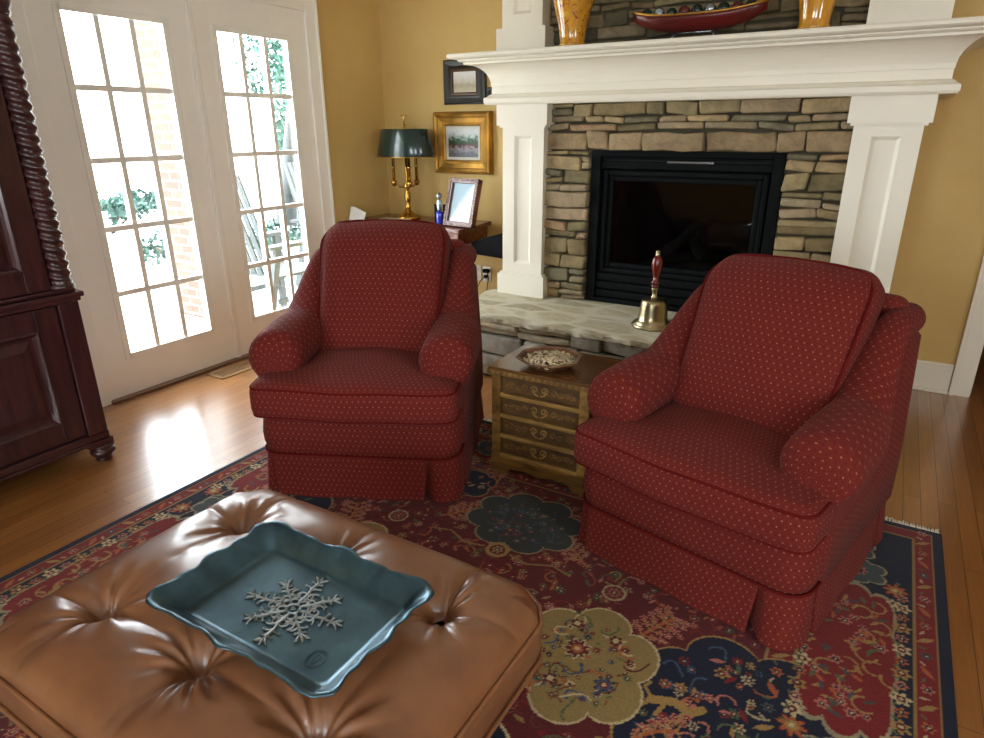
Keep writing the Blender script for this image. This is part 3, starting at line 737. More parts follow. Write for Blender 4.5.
# ------------------------------------------------------------------ rug
RX0, RX1, RY0, RY1 = -2.236, .345, -1.13, 2.47
def build_rug():
    st = .004; nx = int((RX1 - RX0) / st); ny = int((RY1 - RY0) / st)
    xs = np.linspace(RX0, RX1, nx + 1); ys = np.linspace(RY0, RY1, ny + 1)
    X, Y = np.meshgrid(xs, ys); C = np.zeros(X.shape + (3,)); rs = np.random.RandomState(3)
    c_ = lambda r, g, b: np.array([lin(r), lin(g), lin(b)])
    navy, red, wine, gold, cream, orange, green, blue, grey, pink = (c_(20, 26, 48), c_(122, 30, 30), c_(92, 26, 28), c_(160, 128, 72), c_(196, 178, 138), c_(168, 92, 50), c_(86, 100, 68), c_(58, 84, 112), c_(70, 76, 78), c_(176, 110, 96))
    edge = np.minimum(np.minimum(X - RX0, RX1 - X), np.minimum(Y - RY0, RY1 - Y))
    C[:] = navy; cxr = (RX0 + RX1) / 2; cyr = (RY0 + RY1) / 2
    fld = edge > .43; C[fld] = wine
    C[(edge > .028) & (edge < .082)] = red
    C[(edge > .36) & (edge < .425)] = red
    for e in (.028, .082, .357, .425): C[np.abs(edge - e) < .0035] = gold * .8
    def win(x, y, r):
        i0, i1 = np.searchsorted(xs, (x - r, x + r)); j0, j1 = np.searchsorted(ys, (y - r, y + r)); return slice(j0, j1), slice(i0, i1)
    def paint(x, y, r, fn):
        s = win(x, y, r)
        if X[s].size == 0: return
        dx, dy = X[s] - x, Y[s] - y; fn(C[s], dx, dy)
    def sub(Cs, mask, col): Cs[mask] = col
    def flower(x, y, r, col, mid, n=6, ph=0., ring=None):
        def f(Cs, dx, dy):
            d = np.hypot(dx, dy); a = np.arctan2(dy, dx)
            R_ = r * (.78 + .22 * np.cos(n * a + ph))
            if ring is not None: sub(Cs, d < R_ * 1.14, ring)
            sub(Cs, d < R_, col); sub(Cs, d < r * .46, mid); sub(Cs, d < r * .2, cream)
        paint(x, y, r * 1.3, f)
    def disk(x, y, r, col, rin=0.):
        paint(x, y, r * 1.1, lambda Cs, dx, dy: sub(Cs, (np.hypot(dx, dy) < r) & (np.hypot(dx, dy) >= rin), col))
    def stroke(pts, w, col):
        for (x0, y0), (x1, y1) in zip(pts[:-1], pts[1:]):
            mx, my = (x0 + x1) / 2, (y0 + y1) / 2; rr = math.hypot(x1 - x0, y1 - y0) / 2 + w
            s = win(mx, my, rr)
            if X[s].size == 0: continue
            vx, vy = x1 - x0, y1 - y0; L2 = vx * vx + vy * vy + 1e-12
            t = np.clip(((X[s] - x0) * vx + (Y[s] - y0) * vy) / L2, 0, 1)
            C[s][np.hypot(X[s] - x0 - t * vx, Y[s] - y0 - t * vy) < w] = col
    def leafy(x, y, a, l, col):
        def f(Cs, dx, dy):
            u = dx * math.cos(a) + dy * math.sin(a); v = -dx * math.sin(a) + dy * math.cos(a)
            sub(Cs, (np.abs(v) < .3 * l * (1 - (u / l) ** 2)) & (np.abs(u) < l), col)
        paint(x, y, l * 1.1, f)
    def lobed(x, y, rx, ry, col, line, n, amp, ph=0., p=2.6, clip=None):
        def f(Cs, dx, dy):
            a = np.arctan2(dy / ry, dx / rx); d = (np.abs(dx / rx) ** p + np.abs(dy / ry) ** p) ** (1 / p)
            R_ = 1 - amp + amp * np.abs(np.sin(n * a / 2 + ph)) ** .7; w = .006 / min(rx, ry)
            sub(Cs, d < R_ + w, line); sub(Cs, d < R_, col)
        paint(x, y, max(rx, ry) * 1.1, f)
    def inside(x, y, rx, ry): return lambda px, py: (abs(px - x) / rx) ** 2.4 + (abs(py - y) / ry) ** 2.4 < .72
    pal = [orange, gold, pink, cream, blue, green, red]
    def scatter(x0, x1, y0, y1, n, cols, rmin, rmax, test=None, mids=(navy, wine, red)):
        for _ in range(n):
            x, y = rs.uniform(x0, x1), rs.uniform(y0, y1)
            if test and not test(x, y): continue
            k = rs.rand()
            if k < .55: flower(x, y, rs.uniform(rmin, rmax), cols[rs.randint(len(cols))], mids[rs.randint(len(mids))], rs.randint(5, 9), rs.rand() * 6)
            elif k < .8: leafy(x, y, rs.rand() * 6.28, rs.uniform(rmin, rmax) * 1.1, cols[rs.randint(len(cols))])
            else:
                a = rs.rand() * 6.28; p = [(x, y)]
                for q in range(7): a += rs.uniform(-.1, .9); p.append((p[-1][0] + .012 * math.cos(a), p[-1][1] + .012 * math.sin(a)))
                stroke(p, .0028, cols[rs.randint(len(cols))])
    def mirror(fn):
        for sx in (1, -1):
            for sy in (1, -1): fn(lambda x: cxr + sx * (x - cxr), lambda y: cyr + sy * (y - cyr))
    # field ground: blossoms and twigs
    scatter(RX0 + .44, RX1 - .44, RY0 + .44, RY1 - .44, 3600, [orange, pink, c_(140, 70, 44), gold * .8, c_(110, 44, 40), green * .8, red], .008, .02)
    # corner spandrels, navy with gold beasts
    def corner(fx, fy):
        lobed(fx(-.095), fy(1.27), .27, .31, navy, gold, 8, .16)
        scatter(*sorted((fx(-.32), fx(.0))), *sorted((fy(1.05), fy(1.55))), 130, [pink, orange, cream * .8, green, red, gold, blue], .009, .021, lambda x, y: (abs(x - fx(-.095)) / .25) ** 2 + (abs(y - fy(1.27)) / .29) ** 2 < .8 and abs(x - cxr) < abs(-.075 - cxr))
        for q in (0, 1):
            bx, by_ = -.27 + .07 * q, 1.27 - .16 * q
            stroke([(fx(bx - .03), fy(by_)), (fx(bx + .02), fy(by_ + .02)), (fx(bx + .06), fy(by_ + .005))], .013, gold)
            stroke([(fx(bx + .06), fy(by_)), (fx(bx + .085), fy(by_ + .03))], .011, gold)
            stroke([(fx(bx - .03), fy(by_)), (fx(bx - .05), fy(by_ - .03))], .006, gold); stroke([(fx(bx), fy(by_)), (fx(bx - .01), fy(by_ - .04))], .006, gold)
            stroke([(fx(bx + .05), fy(by_)), (fx(bx + .04), fy(by_ - .04))], .006, gold); stroke([(fx(bx - .03), fy(by_)), (fx(bx - .06), fy(by_ + .03)), (fx(bx - .05), fy(by_ + .05))], .004, gold)
    mirror(corner)
    # blossom branches
    def branch(fx, fy):
        for (x, y, a, s) in ((-.40, 1.44, 1.35, 1.), (-.32, 1.10, 1.2, 1.), (-.66, 1.68, 2.4, .9), (-.72, 1.98, 1.4, 1.), (-.3, 1.85, .9, 1.), (-.50, 2.0, 1.9, .8)):
            p = [(x, y)]; aa = a
            for q in range(5):
                p.append((p[-1][0] + .03 * s * math.cos(aa), p[-1][1] + .03 * s * math.sin(aa))); aa += rs.uniform(-.3, .3)
            stroke([(fx(u), fy(v)) for u, v in p], .0052, orange)
            for (u, v) in p[1:]:
                for sd in (-1, 1):
                    for l in (.028, .052):
                        b = aa + sd * 1.05; uu, vv = u + l * s * math.cos(b), v + l * s * math.sin(b)
                        stroke([(fx(u), fy(v)), (fx(uu), fy(vv))], .0022, gold); flower(fx(uu), fy(vv), .0135 * s, pink, red, 5, rs.rand() * 6)
    mirror(branch)
    # gold cartouches
    def cart(fx, fy):
        lobed(fx(-.50), fy(1.30), .19, .215, c_(146, 124, 74), cream, 6, .22, PI / 2 * 0, 2.2)
        scatter(*sorted((fx(-.66), fx(-.34))), *sorted((fy(1.12), fy(1.48))), 200, [green, blue, orange, c_(120, 60, 40), cream, green, wine], .007, .015, inside(fx(-.5), fy(1.3), .15, .17))
        flower(fx(-.53), fy(1.33), .036, wine, orange, 9, 0., cream); flower(fx(-.42), fy(1.25), .026, blue, red, 8, 0., navy); flower(fx(-.57), fy(1.42), .02, wine, cream, 6); flower(fx(-.45), fy(1.41), .02, wine, cream, 6); flower(fx(-.55), fy(1.2), .02, wine, cream, 6)
        disk(fx(-.526), fy(1.598), .037, cream * .75); disk(fx(-.526), fy(1.598), .03, c_(110, 52, 46)); flower(fx(-.526), fy(1.598), .024, pink * .7, wine, 8)
    mirror(cart)
    # central medallion chain
    def med(fx, fy):
        lobed(cxr, fy(1.80), .215, .18, c_(52, 58, 58), c_(150, 132, 96), 8, .2, 0., 2.1)
        scatter(cxr - .18, cxr + .18, *sorted((fy(1.66), fy(1.94))), 110, [grey, c_(96, 100, 92), c_(108, 52, 46), c_(86, 84, 66), blue * .7], .008, .017, inside(cxr, fy(1.8), .17, .14))
        disk(cxr, fy(1.605), .042, gold); disk(cxr, fy(1.605), .027, wine); flower(cxr, fy(1.605), .022, gold, navy, 6)
        stroke([(cxr - .05, fy(1.60)), (cxr - .12, fy(1.585)), (cxr - .2, fy(1.62)), (cxr - .27, fy(1.6))], .004, gold * .8); stroke([(cxr + .05, fy(1.60)), (cxr + .12, fy(1.585)), (cxr + .2, fy(1.62)), (cxr + .27, fy(1.6))], .004, gold * .8)
        lobed(cxr - .33, fy(1.93), .11, .10, navy, gold * .8, 6, .15); lobed(cxr + .33, fy(1.93), .11, .10, navy, gold * .8, 6, .15)
        scatter(cxr - .42, cxr + .42, *sorted((fy(1.86), fy(2.0))), 40, [pink, orange, cream * .8], .009, .016, lambda x, y: abs(abs(x - cxr) - .33) < .08)
    med(lambda x: x, lambda y: y); med(lambda x: x, lambda y: 2 * cyr - y)
    lobed(cxr, cyr, .5, .42, navy, cream, 12, .1); lobed(cxr, cyr, .3, .25, red, gold, 10, .12)
    # main border
    def border(a0, a1, put):     # put(s, e) -> x, y ; s along, e = distance from edge
        L_ = a1 - a0; horiz_ = abs(put(.1, .2)[0] - put(0, .2)[0]) > .05
        cs_ = [cxr - .62, cxr + .62, cxr] if horiz_ else [1.705 - .82 * i for i in range(4)]
        for s0 in cs_:
            x, y = put(s0, .235); horiz = abs(put(s0 + .1, .235)[0] - x) > .05
            rx, ry = (.31, .112) if horiz else (.112, .31)
            lobed(x, y, rx, ry, red, c_(150, 140, 110), 8, .13, PI / 2, 3.6)
            for sd in (-1, 1):
                xx, yy = put(s0 + sd * .40, .235); lobed(xx, yy, .078, .066, c_(66, 78, 78), c_(150, 140, 110), 6, .25)
                flower(xx, yy, .03, pink * .8, navy, 8)
                for e in (.13, .335):
                    xx, yy = put(s0 + sd * .34, e); flower(xx, yy, .034, orange, gold, 8, 0, wine)
                    xx, yy = put(s0 + sd * .27, e + (.0 if e > .2 else .0)); flower(xx, yy, .024, cream * .8, navy, 6)
            for k in range(190):
                s = s0 + rs.uniform(-.28, .28); e = rs.uniform(.155, .315); xx, yy = put(s, e)
                if (abs(s - s0) / .30) ** 3 + (abs(e - .235) / .1) ** 3 > .6: continue
                if k % 3 == 0: leafy(xx, yy, rs.rand() * 6.28, .018, [gold, green, grey, orange][k % 4])
                elif k % 7 == 0:
                    a = rs.rand() * 6.28; p = [(xx, yy)]
                    for q in range(8): a += .5; p.append((p[-1][0] + .013 * math.cos(a), p[-1][1] + .013 * math.sin(a)))
                    stroke(p, .003, gold)
                elif k % 4 == 1: flower(xx, yy, rs.uniform(.012, .02), [orange, pink, gold, grey][k % 4], navy, 6)
            for k in range(16):
                s = s0 - .38 + .76 * (k + .5) / 16
                for e in (.112, .342):
                    xx, yy = put(s + (.02 if e > .2 else 0), e)
                    if abs(s - s0) < .34: flower(xx, yy, .025 if k % 2 else .018, [orange, cream, pink, gold][k % 4], [navy, wine][k % 2], 6, k)
                    x2, y2 = put(s + .025, e + .012); leafy(x2, y2, k, .012, green)
        n = max(1, round(L_ / .066))
        for i in range(n):
            s = a0 + (i + .5) * L_ / n
            for e in (.055, .392):
                xx, yy = put(s, e)
                if i % 2: leafy(xx, yy, .6 if i % 4 == 1 else 2.2, .026, gold if i % 4 == 1 else orange)
                else: flower(xx, yy, .017, [pink, grey, orange][i // 2 % 3], navy, 6)
                x2, y2 = put(s + .03, e + .008); leafy(x2, y2, i, .012, [green, cream * .8][i % 2])
    border(RY0, RY1, lambda s, e: (RX1 - e, s)); border(RY0, RY1, lambda s, e: (RX0 + e, s))
    border(RX0 + .36, RX1 - .36, lambda s, e: (s, RY1 - e)); border(RX0 + .36, RX1 - .36, lambda s, e: (s, RY0 + e))
    C *= .9
    n1 = nx + 1; nv = n1 * (ny + 1)
    co = np.zeros((nv, 3)); co[:, 0] = X.ravel(); co[:, 1] = Y.ravel(); co[:, 2] = .009
    i, j = np.meshgrid(np.arange(nx), np.arange(ny)); b = (j * n1 + i).ravel()
    quads = np.stack([b, b + 1, b + n1 + 1, b + n1], 1).astype(np.int32)
    me = bpy.data.meshes.new('oriental_rug'); me.vertices.add(nv); me.vertices.foreach_set('co', co.ravel())
    me.loops.add(quads.size); me.loops.foreach_set('vertex_index', quads.ravel()); me.polygons.add(len(quads))
    me.polygons.foreach_set('loop_start', np.arange(0, quads.size, 4, dtype=np.int32)); me.polygons.foreach_set('loop_total', np.full(len(quads), 4, dtype=np.int32))
    me.update(calc_edges=True)
    ca = me.color_attributes.new('Col', 'FLOAT_COLOR', 'POINT'); ca.data.foreach_set('color', np.concatenate([C.reshape(-1, 3), np.ones((nv, 1))], 1).ravel().astype(np.float32))
    me.materials.append(M['rug']); t = thing('oriental_rug', 'large navy and red oriental wool rug under the armchairs and ottoman', 'rug', (0, 0, 0))
    o = bpy.data.objects.new('rug_pile', me); COL.objects.link(o); o.parent = t
    e = MB(); e.box(RX0 - .004, RX1 + .004, RY0, RY1, 0.0005, .0075); e.build('rug_backing', plain('navy_rug_binding', rgb(22, 30, 52), .95), t)
    f = MB(); rr = random.Random(5)
    for yy, sg in ((RY1, 1), (RY0, -1)):
        x = RX0
        while x < RX1:
            l = rr.uniform(.028, .04); dx = rr.uniform(-.006, .006)
            f.tube([(x, yy - .002 * sg, .006), (x + dx * .5, yy + sg * l * .5, .005), (x + dx, yy + sg * l, .003)], .0028, 4); x += .0054
    fo = f.build('fringe', M['fringe'], t)
build_rug()

# ------------------------------------------------------------------ ottoman
OX0, OX1, OY0, OY1 = -1.455, -.485, .345, 1.075
ot = thing('tufted_ottoman', 'square tan leather ottoman with deep button tufting under the tray', 'ottoman', ((OX0 + OX1) / 2, (OY0 + OY1) / 2, .009))
OW, OD = OX1 - OX0, OY1 - OY0
BT = [(ix * .305, iy * .175) for ix in (-1, 0, 1) for iy in (-1, 1)]
def ott_top():
    nx, ny = 300, 226; rr = random.Random(11)
    ang = [[(rr.uniform(0, 2 * PI), rr.uniform(.7, 1.), rr.choice((9, 11, 13))) for _ in range(1)][0] for _ in BT]
    u = np.linspace(-1, 1, nx + 1); v = np.linspace(-1, 1, ny + 1)
    U, V = np.meshgrid(u, v)
    rc = .16                                     # rounded plan corners
    X = U * OW / 2; Y = V * OD / 2
    # pull the plan corners in
    cxm = np.clip(np.abs(X) - (OW / 2 - rc * .5), 0, None); cym = np.clip(np.abs(Y) - (OD / 2 - rc * .5), 0, None)
    k = np.minimum(cxm, cym) * .38; X = X - np.sign(X) * k; Y = Y - np.sign(Y) * k
    ex = np.clip(1 - np.abs(U) ** 9, 0, 1) ** .5; ey = np.clip(1 - np.abs(V) ** 8, 0, 1) ** .5
    Z = .056 * ex * ey + .018 * np.clip(1 - U ** 2, 0, 1) * np.clip(1 - V ** 2, 0, 1)
    edge = ex * ey
    for (bx, by), (ph, am, nn) in zip(BT, ang):
        dx, dy = X - bx, Y - by; d = np.hypot(dx, dy); a = np.arctan2(dy, dx)
        Z -= .036 * np.exp(-(d / .028) ** 1.5) * edge + .020 * np.exp(-(d / .09) ** 2) * edge
        wr = np.exp(-((d - .055) / .032) ** 2) + .45 * np.exp(-((d - .10) / .03) ** 2)
        sh = np.cos(nn * a + ph + 1.6 * np.sin(2 * a + ph)); sh = np.sign(sh) * np.abs(sh) ** .8
        Z += .0050 * wr * sh * (.55 + .45 * np.cos(3 * a + ph * 2)) * edge
    def crease(x0, y0, x1, y1, dep, wd, bow=0.):
        global _
        vx, vy = x1 - x0, y1 - y0; L2 = vx * vx + vy * vy
        t = np.clip(((X - x0) * vx + (Y - y0) * vy) / L2, 0, 1); off = bow * np.sin(t * PI)
        nxv, nyv = -vy / math.sqrt(L2), vx / math.sqrt(L2)
        dd = np.hypot(X - x0 - t * vx - nxv * off, Y - y0 - t * vy - nyv * off)
        return -dep * (np.exp(-(dd / wd) ** 1.3)) * (1 - .5 * t)
    for (bx, by) in BT:
        sy = 1 if by > 0 else -1
        Z += (crease(bx, by, bx + .01, sy * OD / 2, .013, .016, .008 * sy) + .5 * crease(bx, by, bx - .03, sy * OD / 2, .008, .012)) * edge
        if abs(bx) > .1: sx = 1 if bx > 0 else -1; Z += crease(bx, by, sx * OW / 2, by + .03 * sy, .012, .016, .01) * edge
        Z += .5 * crease(bx, by, bx, 0, .009, .02) * edge
    for iy in (-1, 1):
        Z += crease(-.305, iy * .175, 0, iy * .175, .009, .018, .006) * edge + crease(.305, iy * .175, 0, iy * .175, .009, .018, .006) * edge
    Z = Z + .0012 * np.sin(X * 31 + Y * 17) * np.sin(Y * 27)
    zb = .366 - .009; vs = np.stack([X.ravel(), Y.ravel(), (zb + np.maximum(Z, -.0)).ravel()], 1)
    n1 = nx + 1; i, j = np.meshgrid(np.arange(nx), np.arange(ny)); b = (j * n1 + i).ravel(); q = np.stack([b, b + 1, b + n1 + 1, b + n1], 1)
    mb = MB(); mb.v = [tuple(p) for p in vs]; mb.c = [(1, 1, 1, 1)] * len(vs); mb.f = [list(map(int, r)) for r in q]; mb.sm = [True] * len(q)
    mb.uv = [[(0, 0)] * 4] * len(q); o = mb.build('tufted_cushion', M['leather'], ot)
    def hz_(x, y):
        I = int(round((x / (OW / 2) + 1) / 2 * nx)); J = int(round((y / (OD / 2) + 1) / 2 * ny)); return float(zb + Z[J, I])
    # outline for welt/band
    ring = [(X[0, i_], Y[0, i_]) for i_ in range(0, nx, 6)] + [(X[j_, nx], Y[j_, nx]) for j_ in range(0, ny, 6)] + [(X[ny, i_], Y[ny, i_]) for i_ in range(nx, 0, -6)] + [(X[j_, 0], Y[j_, 0]) for j_ in range(ny, 0, -6)]
    return o, ring, hz_
ocush, ring, oz = ott_top()
for (bx, by) in BT:
    MB().lathe([(.0, .0), (.013, .001), (.014, .005), (.010, .010), (.0, .0115)][::1], (bx, by, oz(bx, by) - .003), 16).build('tuft_button', M['button'], ot)
secs = []
for z, o in ((.27, -.006), (.272, 0), (.30, .004), (.335, .004), (.362, .0), (.366, -.006)):
    secs.append([(x * (1 + o / .45), y * (1 + o / .35), z - .009) for x, y in ring])
MB().loft(secs).build('boxing_band', M['leather'], ot)
for z in (.366, .272): MB().tube([(x * 1.008, y * 1.01, z - .009) for x, y in ring], .0055, 8, True).build('piping', M['leather'], ot)
for sx in (-1, 1):
    for sy in (-1, 1):
        MB().lathe([(.018, 0), (.022, .01), (.02, .03), (.03, .12), (.036, .2), (.036, .262)], (sx * .34, sy * .23, 0), 16).build('leg', M['mahog'], ot)

# ------------------------------------------------------------------ tray
TX, TY = -.888, .702
TZ = .009 + .005 + max(oz(TX - ot.location.x + i * .02, TY - ot.location.y + j * .02) for i in range(-8, 9) for j in range(-4, 5))
tr = thing('serving_tray', 'blue-black pewter tray with raised snowflake and wavy rim on the ottoman', 'tray', (TX, TY, TZ))
def tray_mesh():
    n = 240
    def ring_(hx, hy, r, z, wav=0., zw=0.):
        base = outline(hx, -hy, hy, r, n); res = []
        per = 0; pts = []
        for k, (x, y) in enumerate(base):
            # waves follow each side: a serpentine with soft lobes
            s = (x / hx) if abs(abs(y) - hy) < abs(abs(x) - hx) else (y / hy)
            w_ = math.cos(s * PI * 2.6) * .6 + math.cos(s * PI * 4.9 + .4) * .45 + .15 * math.sin(k * .9)
            l = math.hypot(x, y)
            f = 1 + wav * w_ / l; res.append((x * f, y * f, z + zw * w_ + zw * .3 * math.sin(k * .7)))
        return res
    S_ = [ring_(.175, .098, .014, -.004), ring_(.192, .112, .016, .0), ring_(.215, .134, .02, .022, .002), ring_(.236, .155, .026, .037, .006, .001), ring_(.241, .160, .026, .041, .0075, .0015),
          ring_(.243, .162, .026, .0425, .0075, .0015), ring_(.241, .160, .026, .0445, .0075, .0015), ring_(.234, .153, .025, .042, .006, .0015), ring_(.229, .149, .024, .0385, .005, .001), ring_(.214, .134, .02, .027, .002), ring_(.199, .120, .016, .0105), ring_(.196, .117, .015, .0065), ring_(.194, .115, .015, .0052), ring_(.191, .112, .014, .0046), ring_(.188, .109, .014, .0032), ring_(.184, .105, .014, .003), ring_(.1, .05, .01, .003), ring_(.01, .005, .002, .003)]
    return MB().loft(S_)
tray_mesh().build('tray_body', M['pewter'], tr)
m = MB()
zt = .0045
def arm_(a, L_, w_=.0026, tips=True, sc=1.):
    ca, sa = math.cos(a), math.sin(a)
    def P(u, v): return (u * ca - v * sa, u * sa + v * ca, zt)
    m.tube([P(.012 * sc + (L_ - .012) * k / 8, .0012 * math.sin(k * 1.5)) for k in range(9)], [w_ * 1.2] * 9, 6)
    for u, l, an in ((.32, .30, .9), (.5, .26, .85), (.68, .20, .8), (.84, .13, .7)):
        for sg in (-1, 1):
            u0 = L_ * u; ll = L_ * l; pts = []; aa = sg * an; p = [u0, 0]
            for k in range(9):
                pts.append(P(p[0], p[1])); p[0] += ll / 8 * math.cos(aa); p[1] += ll / 8 * math.sin(aa); aa += sg * (.34 if u < .6 else .12)
            m.tube(pts, [w_ * (1 - .05 * k) for k in range(9)], 6)
            m.lathe([(0, -.0015), (w_ * 1.3, 0), (w_ * 1.0, w_ * .8), (0, w_ * 1.2)], pts[-1], 8)
    if tips:
        for sg in (-.5, 0, .5):
            m.tube([P(L_ * .93, 0), P(L_ * .93 + .014 * math.cos(sg) * sc, .014 * math.sin(sg) * sc * 1.4), P(L_ * .93 + .022 * math.cos(sg * 1.5) * sc, .022 * math.sin(sg * 1.5) * sc)], [w_, w_ * 1.2, w_ * .3], 6)
for k in range(8):
    a = PI / 4 * k + R(8); arm_(a, .092 if k % 2 == 0 else .078)
for k in range(8):
    a = PI / 4 * k + PI / 8 + R(8); q = []
    for i in range(14):
        t_ = i / 13 * 4.6; r_ = .0155 * (1 - i / 18); q.append((.043 * math.cos(a) + r_ * math.cos(a + t_), .043 * math.sin(a) + r_ * math.sin(a + t_), zt))
    m.tube(q, .0022, 6)
m.tube([(.013 * math.cos(2 * PI * k / 20), .013 * math.sin(2 * PI * k / 20), zt) for k in range(20)], .0024, 6, True)
m.lathe([(0, -.002), (.005, 0), (.004, .003), (0, .0045)], (0, 0, zt), 12)
m.v = [(x * 1.12, y * .98, z) for x, y, z in m.v]
m.build('snowflake_relief', M['pewterhi'], tr)
m = MB()
for r_ in (.022, .0185):
    m.tube([(.135 + r_ * .8 * math.cos(2 * PI * k / 28), -.072 + r_ * math.sin(2 * PI * k / 28), .0032) for k in range(28)], .0007, 5, True)
m.tube([(.135 + .008 * math.cos(k * .5) * (1 - k / 20), -.072 + .012 * math.sin(k * .5), .0032) for k in range(18)], .0007, 5)
m.build('stamped_mark', M['pewter'], tr)

# ------------------------------------------------------------------ carved chest
CX, CY = -1.03, 2.055
ch = thing('carved_chest', 'small carved light-wood chest with four drawers between the armchairs', 'chest', (CX, CY, .009), R(1.0))
cw, cd, chh = .41, .32, .468
m = MB(); m.box(-cw / 2, cw / 2, .022, cd, .05, chh - .03); m.build('case', M['carved'], ch, .004)
MB().box(-cw / 2 - .016, cw / 2 + .016, -.010, cd + .008, chh - .03, chh - .008).build('cornice', M['carved'], ch, .006)
MB().box(-cw / 2 - .012, cw / 2 + .012, -.006, cd + .004, chh - .008, chh).build('top', M['carvedtop'], ch, .003)
m = MB(); m.box(-cw / 2 - .008, cw / 2 + .008, .006, cd, .05, .085)
poly = [(-cw / 2 - .008, .0), (-cw / 2 + .05, .0), (-cw / 2 + .08, .03), (-.05, .034), (0, .02), (.05, .034), (cw / 2 - .08, .03), (cw / 2 - .05, .0), (cw / 2 + .008, .0), (cw / 2 + .008, .055), (-cw / 2 - .008, .055)]
n = len(poly); vv = [(x, .008, z) for x, z in poly] + [(x, .03, z) for x, z in poly]
m.add(vv, [tuple(range(n)), tuple(range(n, 2 * n))[::-1]] + [(i, i + n, (i + 1) % n + n, (i + 1) % n) for i in range(n)], smooth=False)
for sx in (-1, 1): m.box(min(sx * (cw / 2 + .008), sx * (cw / 2 - .014)), max(sx * (cw / 2 + .008), sx * (cw / 2 - .014)), .03, cd, 0, .06)
m.build('plinth', M['carved'], ch, .003)
for sx in (-1, 1):
    m = MB(); xa, xb = sorted((sx * (cw / 2), sx * (cw / 2 - .038))); m.box(xa, xb, .004, .03, .085, chh - .03)
    for k in range(9):
        z = .11 + k * .037; xm = (xa + xb) / 2
        m.tube([(xm - .01, .003, z), (xm, .001, z + .012), (xm + .01, .003, z + .02), (xm, .003, z + .028)], .002, 6)
    m.build('corner_post', M['carvedhi'] if sx > 0 else M['carved'], ch)  # left post takes the darker wood, its shading put into the colour
def scroll(mb, x, z, s, fl=1, turns=1.4, y=.0, n=18, r=.0022):
    pts = []
    for k in range(n): t_ = k / (n - 1); a = t_ * turns * 2 * PI; rr = s * (1 - .85 * t_); pts.append((x + fl * rr * math.cos(a), y, z + rr * math.sin(a)))
    mb.tube(pts, r, 6)
dz = (chh - .03 - .085) / 4
for k in range(4):
    z0 = .085 + dz * k; zc = z0 + dz / 2 + .003; hw = cw / 2 - .042
    m = MB(); m.box(-hw, hw, .012, .03, z0 + .013, z0 + dz - .006); d = m.build('drawer', M['carvedshade'], ch, .003)
    m = MB(); yy = .0115
    for sg in (-1, 1):
        scroll(m, sg * .020, zc + .004, .015, sg, 1.2, yy, r=.003); m.tube([(sg * .004, yy, zc - .022), (sg * .018, yy, zc - .016), (sg * .034, yy, zc)], .003, 6)
    m.build('carved_pull', M['carvedhi'], d)
    for sg in (-1, 1):
        m = MB()
        for (dx, s) in ((.062, .015), (.092, -.013), (.12, .014), (.142, -.009)):
            scroll(m, sg * dx, zc + (.002 if s > 0 else -.002), abs(s), sg * (1 if s > 0 else -1), 1.3, yy)
        m.tube([(sg * (.05 + .1 * q / 12), yy, zc + .012 * math.sin(q * 1.1)) for q in range(13)], .0018, 6)
        m.build('scroll_carving', M['carved'], d)
    m = MB(); m.box(-cw / 2 + .036, cw / 2 - .036, .002, .026, z0 - .006, z0 + .012); m.build('drawer_rail', M['carvedhi'], ch, .004)
m = MB()
for k in range(16): x = -cw / 2 + .012 + k * .025; scroll(m, x, chh - .019, .008, 1 if k % 2 else -1, 1.1, -.0105, 12, .0018)
m.build('frieze_carving', M['carvedhi'], ch)

# dish of potpourri on the chest
dl = Vector((-1.04, 2.165, .009 + chh))
ds = thing('octagonal_dish', 'brown octagonal dish of dried petals standing on the carved chest', 'dish', dl, R(12))
def oct_(r, z, rx=1.): return [(r * rx * math.cos(PI / 8 + k * PI / 4), r * math.sin(PI / 8 + k * PI / 4), z) for k in range(8)]
MB().loft([oct_(.07, 0), oct_(.075, .002), oct_(.122, .036), oct_(.132, .038), oct_(.129, .042), oct_(.118, .040), oct_(.072, .008), oct_(.01, .008)], smooth=False).build('dish_body', M['dishglaze'], ds)
m = MB()
for k in range(260):
    r_ = .098 * math.sqrt(rnd.random()); a = rnd.uniform(0, 2 * PI); x, y = r_ * math.cos(a), r_ * math.sin(a); z = .018 + .018 * (1 - (r_ / .09) ** 2) + rnd.uniform(0, .008) + .008 * (r_ / .09)
    t1, t2 = rnd.uniform(0, 2 * PI), rnd.uniform(-.7, .7); l = rnd.uniform(.008, .015); ux = Vector((math.cos(t1), math.sin(t1), t2)).normalized() * l; uy = Vector((-math.sin(t1), math.cos(t1), rnd.uniform(-.5, .5))).normalized() * l * .7
    c = Vector((x, y, z)); up_ = Vector((0, 0, l * .35))
    m.add([c - ux, c + uy - up_ * .3, c + ux, c - uy - up_ * .3, c + up_], [(0, 3, 4), (3, 2, 4), (2, 1, 4), (1, 0, 4), (0, 1, 2, 3)])
o = m.build('dried_petals', M['petal'], None); o.location = dl; tag(o, 'pale dried potpourri petals heaped in the octagonal dish', 'potpourri', kind='stuff')

